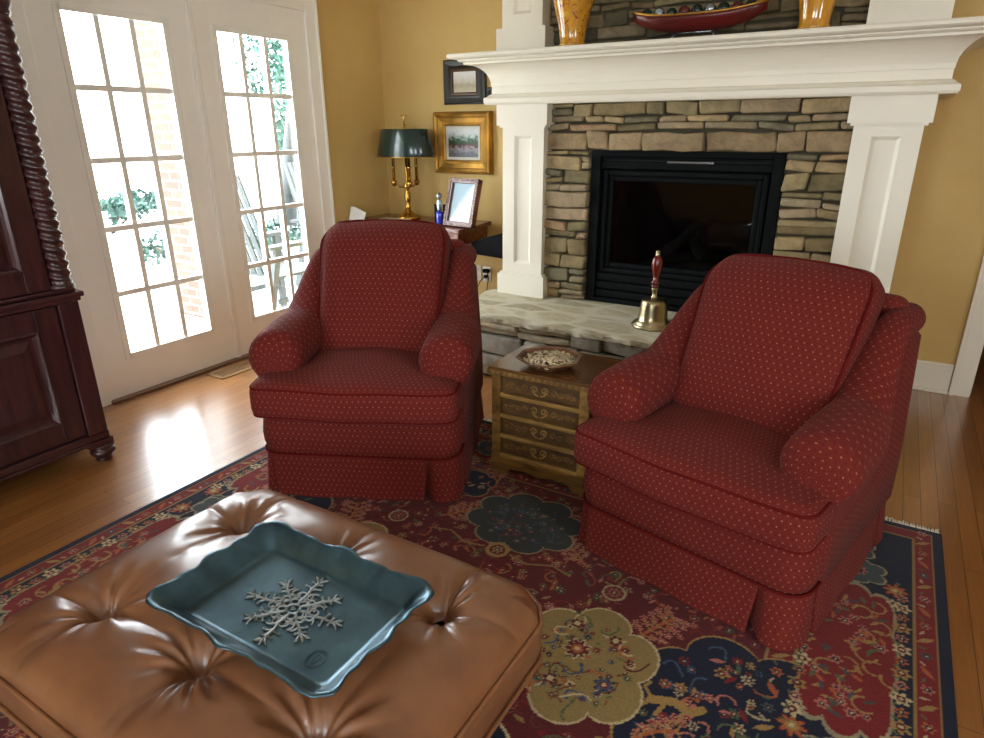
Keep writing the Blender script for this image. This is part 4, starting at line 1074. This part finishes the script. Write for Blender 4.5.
# brass hand bell on the hearth
hb = thing('hand_bell', 'brass hand bell with turned red-brown wooden handle on the hearth', 'bell', (-.975, 3.262, hz + .003))
MB().lathe([(.0, .02), (.06, .0), (.094, .0), (.098, .006), (.094, .014), (.082, .018), (.084, .024), (.074, .029), (.0685, .04), (.066, .06), (.063, .09), (.0605, .12), (.058, .136), (.05, .145), (.0, .15)], n=40, sx=1.12, sy=1.12).build('bell_body', M['bellbrass'], hb)
MB().lathe([(.0, .148), (.018, .148), (.017, .156), (.013, .165), (.016, .19), (.019, .2), (.017, .206), (0, .206)], n=20).build('ferrule', M['bellbrass'], hb)
MB().lathe([(.0, .205), (.02, .206), (.022, .212), (.016, .22), (.02, .226), (.026, .232), (.02, .24), (.014, .247), (.02, .275), (.027, .31), (.028, .335), (.024, .355), (.015, .368), (0, .37)], n=22).build('handle', M['turned'], hb)
MB().lathe([(.0, .368), (.012, .369), (.013, .375), (.009, .38), (.012, .386), (.009, .395), (0, .397)], n=16).build('finial', M['bellbrass'], hb)

# ------------------------------------------------------------------ mantel ornaments
def vase(x, y, label, mt, s=1.):
    t = thing('vase', label, 'vase', (x, y, 1.738))
    pr = [(.0, .0), (.062, .0), (.068, .005), (.07, .014), (.064, .026), (.066, .05), (.074, .10), (.086, .15), (.1, .2), (.108, .25), (.104, .3), (.086, .34), (.08, .355), (.09, .38), (.084, .378), (.075, .355), (.08, .34), (.05, .1), (0, .03)]
    MB().lathe([(r * s, z) for r, z in pr], n=40).build('vase_body', mt, t); return t
vase(-1.575, 3.45, 'amber glazed vase with red sprigs beside the left overmantel pilaster', M['ambermark'])
vase(-.43, 3.45, 'plain amber glazed vase nearer the right end of the mantel shelf', M['amber'], .96)
bw = thing('boat_shaped_bowl', 'long red boat-shaped bowl heaped with dark ornaments mid mantel', 'bowl', (-.94, 3.44, 1.738))
secs = []
for k in range(25):
    u = -1 + 2 * k / 24; w_ = .075 * math.sqrt(max(.002, 1 - abs(u) ** 2.4)); zt_ = .10 + .035 * abs(u) ** 3; zb_ = .03 + .07 * abs(u) ** 3
    secs.append([(u * .31, w_ * math.cos(a), zt_ + (zb_ - zt_) * abs(math.sin(a))) for a in [PI + PI * q / 12 for q in range(13)]])
m = MB().loft([s + [(p[0], p[1] * .86, max(p[2], s[6][2]) + .006 if i not in (0, 12) else p[2]) for i, p in enumerate(s)][::-1] for s in secs]); m.build('bowl_hull', M['redlacquer'], bw)
m = MB()
for sy in (-1, 1): m.tube([(secs[k][0 if sy < 0 else 12][0], secs[k][0 if sy < 0 else 12][1], secs[k][0][2]) for k in range(25)], .006, 6)
m.build('gilt_rim', M['gold'], bw)
m = MB()
for sx in (-1, 1):
    m.tube([(sx * .1, -.05, 0), (sx * .09, -.03, .02), (sx * .1, 0, .035)], .006, 8); m.tube([(sx * .1, .05, 0), (sx * .09, .03, .02), (sx * .1, 0, .035)], .006, 8)
m.tube([(-.1, 0, .03), (.1, 0, .03)], .006, 8); m.build('stand', M['silver'], bw)
for k in range(9):
    x = -.94 + (-.24 + .06 * k); r_ = rnd.uniform(.024, .029); y = 3.44
    o = MB().lathe([(0, -r_), (r_ * .5, -r_ * .86), (r_ * .87, -r_ * .5), (r_, 0), (r_ * .87, r_ * .5), (r_ * .5, r_ * .86), (0, r_)], n=16).build('ornament', [M['orndark'], M['silver'], M['orndark'], M['redlacquer']][k % 4], None)
    o.location = (x, y, 1.738 + .12); o.rotation_euler = (rnd.random(), rnd.random(), 0)
    tag(o, 'small glossy round ornament heaped in the red boat-shaped bowl', 'ornament', 'ornaments heaped in the red bowl')

# ------------------------------------------------------------------ pictures on the back wall
def frame_pic(name, label, x0, x1, z0, z1, dep, steps, art, gl=None):
    """moulded frame: steps = [(inset, y-out, material)]"""
    t = thing(name, label, 'picture', ((x0 + x1) / 2, YB, (z0 + z1) / 2)); cx_, cz_ = t.location.x, t.location.z
    hx, hz2 = (x1 - x0) / 2, (z1 - z0) / 2
    for nm, pr, mt in steps:
        secs = [[(-hx + i, -o, -hz2 + i), (hx - i, -o, -hz2 + i), (hx - i, -o, hz2 - i), (-hx + i, -o, hz2 - i)] for i, o in pr]
        m = MB(); vs = [p for s_ in secs for p in s_]; fs_ = [(k * 4 + i, k * 4 + (i + 1) % 4, (k + 1) * 4 + (i + 1) % 4, (k + 1) * 4 + i) for k in range(len(secs) - 1) for i in range(4)]
        m.add(vs, fs_, smooth=False); m.build(nm, mt, t)
    i, o, mt = art; m = MB(); m.add([(-hx + i, -o, -hz2 + i), (hx - i, -o, -hz2 + i), (hx - i, -o, hz2 - i), (-hx + i, -o, hz2 - i)], [(0, 1, 2, 3)], [[(0, 0), (1, 0), (1, 1), (0, 1)]], False); m.build('picture', mt, t)
    return t
frame_pic('picture_frame', 'wide carved gold frame around a small street scene above the desk', -2.875, -2.405, 1.045, 1.455, .05,
          [('gilt_frame', [(0, 0), (0, .03), (.008, .05), (.02, .056), (.034, .05), (.04, .038), (.07, .03), (.082, .034), (.09, .03), (.094, .02)], M['gold']), ('slip', [(.094, .021), (.112, .019)], M['mat'])], (.112, .0188, picture_mat('street_painting', 'street')))
frame_pic('picture_frame', 'small dark frame with pale landscape half hidden behind the mantel end', -2.785, -2.455, 1.50, 1.78, .03,
          [('outer_frame', [(0, 0), (0, .028), (.01, .034), (.04, .026), (.052, .03), (.058, .024)], M['frameblack']), ('inner_lip', [(.058, .025), (.07, .028), (.076, .018)], M['frameinner'])], (.075, .0178, picture_mat('pale_sketch', 'sketch')))
frame_pic('picture_frame', 'narrow black picture frame peeking out beside the mantel end', -2.450, -2.395, 1.502, 1.60, .05,
          [('outer_frame', [(0, 0), (0, .02), (.006, .024), (.02, .02)], M['frameblack'])], (.02, .0195, M['dark']))

# ------------------------------------------------------------------ desk corner
DZT = .735
dk = thing('corner_desk', 'reddish-brown wooden corner desk behind the left armchair', 'desk', (-2.7, 3.8, 0))
poly = [(-3.335, 4.005), (-2.40, 4.005), (-2.36, 3.53), (-2.40, 3.53), (-2.6, 3.60), (-3.0, 3.62), (-3.335, 3.44)][::-1]
def ins_(p, d):
    c = Vector((-2.7, 3.82)); return [tuple(Vector(q) + (c - Vector(q)).normalized() * d) for q in p]
loc(MB().prism(poly, DZT - .028, DZT), dk).build('desk_top', M['desk'], dk, .006)
loc(MB().prism(ins_(poly, .03), DZT - .12, DZT - .028), dk).build('apron', M['desk'], dk, .004)
for (x, y) in ((-2.56, 3.70), (-3.28, 3.56), (-3.28, 3.95), (-3.02, 3.70)):
    loc(MB().lathe([(.014, 0), (.018, .02), (.022, .3), (.026, .5), (.026, DZT - .12)], (x, y, 0), 12), dk).build('leg', M['desk'], dk)

# bouillotte lamp
lp = thing('desk_lamp', 'brass three-candle desk lamp with dark green metal shade', 'lamp', (-3.0, 3.83, DZT))
MB().lathe([(0, 0), (.085, 0), (.09, .008), (.08, .02), (.05, .034), (.03, .05), (.018, .07), (0, .07)], n=28).build('base', M['brass'], lp)
MB().lathe([(0, .065), (.016, .066), (.024, .08), (.014, .095), (.02, .12), (.024, .15), (.016, .185), (.012, .2), (.022, .215), (.026, .23), (.012, .245), (.008, .26), (.008, .63), (.0, .63)], n=18).build('stem', M['brass'], lp)
for k, a in enumerate((R(200), R(320), R(80))):
    ca, sa = math.cos(a), math.sin(a); r_ = .095
    m = MB().tube([(ca * r_ * q / 8, sa * r_ * q / 8, .235 - .02 * math.sin(q / 8 * PI) + .01 * q / 8) for q in range(9)], .006, 8)
    m.lathe([(0, .225), (.012, .228), (.02, .245), (.022, .262), (.0, .262)], (ca * r_, sa * r_, 0), 14); m.build('candle_arm', M['brass'], lp)
    MB().lathe([(0, .26), (.011, .26), (.0115, .35), (.014, .352), (.014, .362), (.0105, .364), (.0105, .44), (0, .44)], (ca * r_, sa * r_, 0), 14).build('candle_tube', M['brass'], lp)
def shade(sgn): return [(r, z) for r, z in ((.232, .428), (.19, .61), (.187, .612), (.228, .426))]
m = MB(); n_ = 48
secs = [[(r * math.cos(2 * PI * i / n_), r * .62 * math.sin(2 * PI * i / n_), z) for i in range(n_)] for r, z in ((.23, .426), (.232, .43), (.188, .607), (.184, .61), (.182, .607), (.226, .43), (.229, .426))]
m.loft(secs, caps=(False, False)); m.build('lamp_shade', M['tole'], lp)
MB().tube([(.232 * math.cos(2 * PI * i / 48), .232 * .62 * math.sin(2 * PI * i / 48), .427) for i in range(48)], .003, 6, True).build('shade_rim', M['brass'], lp)
m = MB(); m.tube([(-.185, 0, .6), (0, 0, .605), (.185, 0, .6)], .003, 6); m.lathe([(0, .62), (.006, .62), (.005, .65), (.01, .655), (.005, .662), (.004, .68), (.008, .69), (0, .70)], n=12)
m.tube([(0, 0, .67), (.014, 0, .69), (.026, 0, .70)], .003, 6); m.tube([(0, 0, .67), (-.014, 0, .69), (-.026, 0, .70)], .003, 6); m.tube([(0, 0, .637), (.03, 0, .637), (.05, 0, .635)], .003, 6)
m.build('finial', M['brass'], lp)

# easel photo frame on the desk
pf = thing('photo_frame', 'beaded brown easel photo frame leaning back at the desk edge', 'photo frame', (-2.44, 3.635, DZT + .004), R(-8))
mt = Matrix.Rotation(R(-16), 4, 'X')
def tilt_(mb): mb.v = [tuple(mt @ Vector(p)) for p in mb.v]; return mb
fw_, fh_ = .25, .31
m = MB()
for (a, b, c, d) in ((-fw_ / 2, -fw_ / 2 + .03, 0, fh_), (fw_ / 2 - .03, fw_ / 2, 0, fh_), (-fw_ / 2, fw_ / 2, 0, .03), (-fw_ / 2, fw_ / 2, fh_ - .03, fh_)): m.box(a, b, -.012, .03, c, d)
tilt_(m).build('moulding', M['photoframe'], pf, .003)
m = MB()
for (a, b, c, d) in ((-fw_ / 2, -fw_ / 2 + .014, 0, fh_), (fw_ / 2 - .014, fw_ / 2, 0, fh_), (-fw_ / 2, fw_ / 2, 0, .014), (-fw_ / 2, fw_ / 2, fh_ - .014, fh_)): m.box(a, b, -.016, -.010, c, d)
tilt_(m).build('beaded_edge', M['bead'], pf)
m = MB(); m.add([(-fw_ / 2 + .02, .004, .02), (fw_ / 2 - .02, .004, .02), (fw_ / 2 - .02, .004, fh_ - .02), (-fw_ / 2 + .02, .004, fh_ - .02)], [(0, 1, 2, 3)], [[(0, 0), (1, 0), (1, 1), (0, 1)]], False)
tilt_(m).build('photograph', picture_mat('pale_blue_photo', 'photo'), pf)
m = MB().box(-.03, .03, .03, .036, .01, .2); m.v = [(x, y + (.2 - z) * .35 + z * .29, z) for x, y, z in m.v]; m.build('easel_back', M['dark'], pf)

fg = thing('figurine', 'small silver figurine with blue glass body beside the photo frame', 'figurine', (-2.60, 3.655, DZT))
MB().lathe([(0, 0), (.022, 0), (.024, .01), (.022, .05), (.026, .075), (.018, .09), (0, .092)], n=18).build('glass_body', M['blueglass'], fg)
MB().lathe([(0, .088), (.016, .09), (.02, .11), (.024, .14), (.018, .165), (0, .175)], n=18, sy=.6).build('torso', M['silver'], fg)
MB().lathe([(0, .165), (.012, .17), (.02, .187), (.018, .205), (0, .215)], n=16).build('head', M['silver'], fg)
tag(MB().rbox((-2.655, 3.71, DZT + .067), (.035, .03, .13), .006, 6).build('phone_handset', M['blackfabric']), 'black phone handset standing behind the silver figurine', 'phone')
tag(MB().rbox((-2.585, 3.72, DZT + .0655), (.055, .025, .13), .006, 6).build('black_box', M['blackfabric']), 'small black box standing upright behind the blue glass body', 'box')
m = MB(); m.box(-3.14, -2.86, 3.63, 3.735, DZT, DZT + .006); m.box(-3.12, -2.9, 3.64, 3.73, DZT + .006, DZT + .011)
tag(m.build('paper_stack', M['papergreen']), 'flat pale papers lying in front of the desk lamp', 'papers')
m = MB()
for (dx, a) in ((0, .5), (.012, .35), (.03, .2)):
    c_, s_ = math.cos(a), math.sin(a)
    m.add([(-3.31 + dx, 3.54, DZT), (-3.22 + dx, 3.56, DZT), (-3.22 + dx, 3.59, DZT + .055), (-3.31 + dx, 3.57, DZT + .095), (-3.31 + dx, 3.542, DZT), (-3.22 + dx, 3.562, DZT), (-3.22 + dx, 3.592, DZT + .055), (-3.31 + dx, 3.572, DZT + .095)], [(0, 1, 2, 3), (7, 6, 5, 4), (0, 3, 7, 4), (1, 5, 6, 2), (3, 2, 6, 7)], smooth=False)
tag(m.build('greeting_card', M['paper']), 'white card standing open on the desk nearest the doors', 'card')
# stool tucked beside the desk
sl = thing('desk_stool', 'black padded stool tucked between the desk and the mantel', 'stool', (-2.195, 3.76, 0))
MB().rbox((0, 0, .625), (.29, .30, .13), .035, 10, fn=lambda x, y, z: (x, y, z + .04 * (x / .145) * (z > 0) + .008 * math.sin(x * 50) * (z < 0))).build('seat', M['blackfabric'], sl)
MB().lathe([(0, 0), (.10, 0), (.10, .012), (.03, .03), (.024, .05), (.024, .57), (0, .57)], (.055, 0, 0), 20).build('pedestal', M['dark'], sl)

# outlets with plugs and cords
for q, (x, lb) in enumerate(((-2.545, 'ivory wall outlet with no plug, left of the one with cords'), (-2.46, 'ivory wall outlet with a black plug and cords by the hearth'))):
    t = thing('wall_outlet', lb, 'outlet', (x, YB, .345), 0)
    MB().rbox((0, -.004, 0), (.07, .008, .115), .003, 6).build('cover_plate', M['plastic'], t)
    for s_ in (-1, 1): MB().lathe([(0, 0), (.016, 0), (.016, .003), (0, .003)], (0, 0, 0), 16).build('socket', M['mat'], t); 
    for o in [c for c in COL.objects if c.parent == t and c.name.startswith('socket')]: pass
    so = [c for c in COL.objects if c.parent == t and c.name.startswith('socket')]
    for o, s_ in zip(so, (-1, 1)): o.rotation_euler = (R(90), 0, 0); o.location = (0, -.007, s_ * .027)
t = thing('power_plug', 'black plug and adapter with two cords hanging down to the hearth', 'plug', (-2.455, YB - .012, .36))
MB().rbox((0, -.016, .012), (.05, .03, .028), .008, 6).build('adapter', M['blackfabric'], t)
MB().rbox((-.008, -.012, -.03), (.026, .026, .022), .006, 6).build('plug_head', M['blackfabric'], t)
MB().tube([(-.01, -.03, -.035), (-.035, -.04, -.06), (-.06, -.05, -.12), (-.065, -.05, -.2), (-.07, -.05, -.33)], .003, 6).build('cord', M['cord'], t)
MB().tube([(.02, -.03, .005), (.035, -.045, -.04), (.025, -.05, -.12), (.02, -.05, -.2), (.03, -.05, -.33)], .003, 6).build('cord', M['cord'], t)

# floor register
vt = thing('floor_vent', 'wooden floor register by the french doors', 'vent', (-3.20, 2.36, 0))
m = MB(); m.box(-.075, .075, -.16, -.135, 0, .006); m.box(-.075, .075, .135, .16, 0, .006); m.box(-.075, -.05, -.16, .16, 0, .006); m.box(.05, .075, -.16, .16, 0, .006); m.build('frame', M['ventbrass'], vt, .002)
m = MB()
for k in range(18): y = -.13 + k * .0153; m.box(-.05, .05, y, y + .006, .0005, .005)
m.build('slat', M['ventbrass'], vt)
MB().box(-.05, .05, -.135, .135, .0003, .001).build('grille_void', M['dark'], vt)  # dark sheet painted in for the shade below the slats

# ------------------------------------------------------------------ armoire
AX, AY = -2.742, 1.345
ar = thing('armoire', 'tall dark mahogany armoire with rope-twist corner column', 'armoire', (AX, AY, 0))
yl = -1.62                                    # far left end (local y)
MB().box(-.53, -.03, yl, -.012, .125, .715).build('lower_case', M['mahog'], ar, .004)
MB().box(-.52, -.05, yl + .02, -.03, .75, 2.12).build('upper_case', M['mahog'], ar, .004)
# base rail & mouldings
m = MB(); m.box(-.54, -.005, yl - .01, .0, .098, .13); m.box(-.54, .003, yl - .015, .008, .085, .10); m.build('base_moulding', M['mahogh'], ar, .006)
m = MB(); m.box(-.54, .012, yl - .01, .018, .722, .745); m.box(-.54, .0, yl - .01, .008, .705, .724); m.box(-.54, -.008, yl, -.0, .745, .762); m.build('waist_moulding', M['mahogh'], ar, .006)
m = MB(); m.box(-.54, .0, yl, .0, 1.78, 1.84); m.box(-.55, .03, yl - .02, .03, 2.02, 2.1); m.box(-.57, .06, yl - .04, .06, 2.1, 2.16); m.box(-.54, -.02, yl, -.01, 1.84, 2.02); m.build('cornice', M['mahogh'], ar, .008)
for ys_ in (-.045, yl + .045):
    MB().box(-.035, .0, ys_ - .04, ys_ + .04, .13, .706).build('corner_pilaster', M['mahog'], ar, .006)
    # rope column
    nz, na = 330, 26; secs = []
    for k in range(nz + 1):
        z = .80 + .93 * k / nz; ring2 = []
        for i in range(na):
            a = 2 * PI * i / na; c = math.cos(2 * a + 2 * PI * z / .038); r_ = .038 * (1 + .10 * (abs(c) ** .7 * (1 if c > 0 else -1)))
            ring2.append((-.018 + r_ * math.cos(a), ys_ + r_ * math.sin(a), z))
        secs.append(ring2)
    MB().loft(secs).build('rope_column', M['mahog'], ar)
    MB().lathe([(.044, .762), (.046, .768), (.046, .778), (.038, .784), (.04, .792), (.036, .802)], (-.018, ys_, 0), 24).build('column_collar', M['mahog'], ar); m = MB(); m.lathe([(.036, 1.726), (.042, 1.733), (.038, 1.742), (.046, 1.752), (.048, 1.78)], (-.018, ys_, 0), 24); m.build('column_collar', M['mahog'], ar)
    m = MB(); m.box(-.07, .006, ys_ - .05, ys_ + .05, .07, .1); m.lathe([(.0, .0), (.030, .0), (.034, .008), (.026, .018), (.044, .028), (.052, .042), (.046, .054), (.032, .06), (.05, .068), (.05, .074), (0, .074)], (-.024, ys_ + .01, 0), 24); m.build('foot', M['mahog'], ar, .0)
    m = MB(); m.lathe([(.0, .0), (.030, .0), (.034, .008), (.026, .018), (.044, .028), (.052, .042), (.046, .054), (.032, .06), (.05, .068), (.05, .074), (0, .074)], (-.48, ys_, 0), 24); m.build('foot', M['mahog'], ar)
def adoor(y0, y1, z0, z1, knoby):
    st = .085; m = MB(); x0, x1 = -.03, -.012
    m.box(x0, x1, y0, y0 + st, z0, z1); m.box(x0, x1, y1 - st, y1, z0, z1); m.box(x0, x1, y0 + st, y1 - st, z0, z0 + st); m.box(x0, x1, y0 + st, y1 - st, z1 - st, z1)
    d = m.build('door', M['mahog'], ar, .004)
    a, b, c, e = y0 + st, y1 - st, z0 + st, z1 - st
    def rg(i, x): return [(x, a + i, c + i), (x, b - i, c + i), (x, b - i, e - i), (x, a + i, e - i)]
    S_ = [rg(-.004, -.010), rg(.004, -.006), rg(.012, -.014), rg(.02, -.026), rg(.03, -.026), rg(.065, -.014), rg(.07, -.014)]
    vs = [p for s_ in S_ for p in s_]; f = [(k * 4 + i, k * 4 + (i + 1) % 4, (k + 1) * 4 + (i + 1) % 4, (k + 1) * 4 + i) for k in range(len(S_) - 1) for i in range(4)] + [tuple(range(len(vs) - 4, len(vs)))]
    MB().add(vs, f, smooth=False).build('raised_panel', M['mahog'], d)
    MB().lathe([(0, 0), (.008, .0), (.006, .01), (.013, .018), (.012, .026), (0, .028)], n=14).build('knob', M['brass'], d)
    kb = [o for o in COL.objects if o.parent == d and o.name.startswith('knob')][-1]; kb.rotation_euler = (0, R(90), 0); kb.location = (-.012, knoby, (z0 + z1) / 2)
ym = (yl) / 2
adoor(ym + .003, -.088, .14, .70, ym + .04); adoor(yl + .088, ym - .003, .14, .70, ym - .04)
adoor(ym + .003, -.088, .765, 1.775, ym + .04); adoor(yl + .088, ym - .003, .765, 1.775, ym - .04)

# ------------------------------------------------------------------ outside
struct(boxo('ground', M['patio'], (-40, XW - W - .02, -30, 40, -.16, -.10)))
tag(boxo('brick_column', M['brick'], (-4.95, -4.62, 3.20, 3.52, -.10, 3.0), None, .01), 'pale brick patio column seen through the left french door', 'column')
tag(MB().box(-9.2, -8.8, 2.2, 4.9, -.1, .34).build('garden_wall', M['patio'], None, .02), 'low pale garden wall beyond the patio', 'wall')
def bush(name, c, r, n, seed, label, mt, sz=.05, cat='shrub', trunk=0):
    rr = random.Random(seed); t = thing(name, label, cat, (c[0], c[1], -.1)); m = MB()
    blobs = [(rr.uniform(-.6, .6) * r[0], rr.uniform(-.6, .6) * r[1], rr.uniform(-.65, .65) * r[2], rr.uniform(.3, .5)) for _ in range(14)]
    for k in range(n):
        b = rr.choice(blobs); th, ph = rr.uniform(0, 2 * PI), math.acos(rr.uniform(-1, 1)); q = rr.uniform(.75, 1.) * b[3]
        p = Vector((b[0] + q * r[0] * math.sin(ph) * math.cos(th), b[1] + q * r[1] * math.sin(ph) * math.sin(th), c[2] + .1 + b[2] + q * r[2] * math.cos(ph)))
        if p.z < .01: p.z = rr.uniform(.01, .08)
        a = Vector((rr.gauss(0, 1), rr.gauss(0, 1), rr.gauss(0, 1))).normalized(); b2 = a.orthogonal().normalized(); s = rr.uniform(.6, 1.2) * sz
        m.add([p - a * s, p + b2 * s * .45, p + a * s, p - b2 * s * .45], [(0, 1, 2, 3)], smooth=False)
    m.build('foliage', mt, t)
    m = MB()
    for k in range(6): a = k * 1.05; m.tube([(0.02 * math.cos(a), .02 * math.sin(a), 0), (.3 * r[0] * math.cos(a), .3 * r[1] * math.sin(a), (c[2] + .1) * .6), (.5 * r[0] * math.cos(a), .5 * r[1] * math.sin(a), (c[2] + .1))], .02, 6)
    m.build('stem', M['log'], t)
bush('tall_shrub', (-6.9, 6.75, 1.6), (.75, .72, 1.7), 6500, 1, 'tall leafy shrub seen through the right french door', M['leaf'], .055)
bush('shrub', (-6.6, 4.35, .15), (.42, .38, .32), 900, 2, 'low green shrub at the patio edge behind the left door', M['leafdark'], .045)
bush('shrub', (-9.9, 5.5, .25), (.8, .9, .35), 1200, 3, 'rounded green shrub beyond the low garden wall', M['leafdark'], .06)
bush('shrub', (-6.8, 6.0, .0), (.5, .45, .25), 700, 4, 'small ground-hugging shrub below the tall shrub', M['leafdark'], .045)

def slat_chair(loc_, deg, label):
    t = thing('patio_chair', label, 'chair', loc_, R(deg))
    bars = lambda a, b, r: MB().tube([a, b], r, 4)
    for k in range(6):
        x = -.2 + .08 * k; m = MB(); m.box(x - .025, x + .025, 0, .016, .40, 1.15); m.v = [(X, Y + (Z - .4) * .32, Z) for X, Y, Z in m.v]; m.build('back_slat', M['sage'], t)
    MB().box(-.24, .24, -.48, .02, .38, .40).build('seat', M['sage'], t)
    for sx in (-1, 1):
        MB().box(sx * .26 - .02, sx * .26 + .02, -.46, -.41, 0, .62).build('leg', M['sage'], t); m = MB().box(sx * .26 - .02, sx * .26 + .02, 0, .05, 0, .64); m.v = [(X, Y + (.6 - Z) * .25, Z) for X, Y, Z in m.v]; m.build('leg', M['sage'], t)
        MB().box(sx * .28 - .05, sx * .28 + .05, -.52, .14, .62, .645).build('armrest', M['sage'], t)
        MB().box(sx * .26 - .012, sx * .26 + .012, -.43, .06, .2, .24).build('side_rail', M['sage'], t)
slat_chair((-4.75, 4.72, -.1), 100, 'grey-green slatted patio chair behind the right french door')
slat_chair((-4.12, 3.36, -.1), 180, 'grey-green slatted patio chair standing by the brick column')
um = thing('folded_umbrella', 'folded grey patio umbrella leaning behind the slatted chair', 'umbrella', (-5.3, 4.62, -.1))
MB().tube([(0, 0, 0), (.25, .18, 2.0)], .022, 10).build('pole', M['sage'], um)
MB().tube([(.08, .06, .55), (.14, .1, 1.0), (.22, .15, 1.6), (.25, .175, 1.95)], [.11, .085, .05, .02], 10).build('canopy', M['sage'], um)

# ------------------------------------------------------------------ light
wd = bpy.data.worlds.new('sky'); S.world = wd; wd.use_nodes = True; nt = wd.node_tree; nt.nodes.clear()
bg = nt.nodes.new('ShaderNodeBackground'); ow = nt.nodes.new('ShaderNodeOutputWorld')
bg.inputs[0].default_value = (.86, .94, 1., 1); bg.inputs[1].default_value = 16.0; nt.links.new(bg.outputs[0], ow.inputs[0])
def portal(loc_, rot, sx, sy):
    l = bpy.data.lights.new('portal', 'AREA'); l.shape = 'RECTANGLE'; l.size = sx; l.size_y = sy
    try: l.cycles.is_portal = True
    except Exception: pass
    o = bpy.data.objects.new('daylight_portal', l); COL.objects.link(o); o.location = loc_; o.rotation_euler = rot; return o
portal((XW - W - .03, (D0 + D1) / 2, 1.03), (0, R(-90), 0), 2.06, 1.66)
for (a, b, z0, z1) in RW: portal(((a + b) / 2, YF - W - .02, (z0 + z1) / 2), (R(90), 0, 0), b - a, z1 - z0)
for (a, b, z0, z1) in SW: portal((XR + W + .02, (a + b) / 2, (z0 + z1) / 2), (0, R(90), 0), z1 - z0, b - a)

S.view_settings.view_transform = 'Standard'; S.view_settings.look = 'None'; S.view_settings.gamma = 1; S.view_settings.exposure = .45
S.cycles.max_bounces = 8; S.cycles.diffuse_bounces = 5; S.cycles.glossy_bounces = 4; S.cycles.transparent_max_bounces = 12
S.cycles.sample_clamp_indirect = 8; S.cycles.caustics_reflective = False; S.cycles.caustics_refractive = False
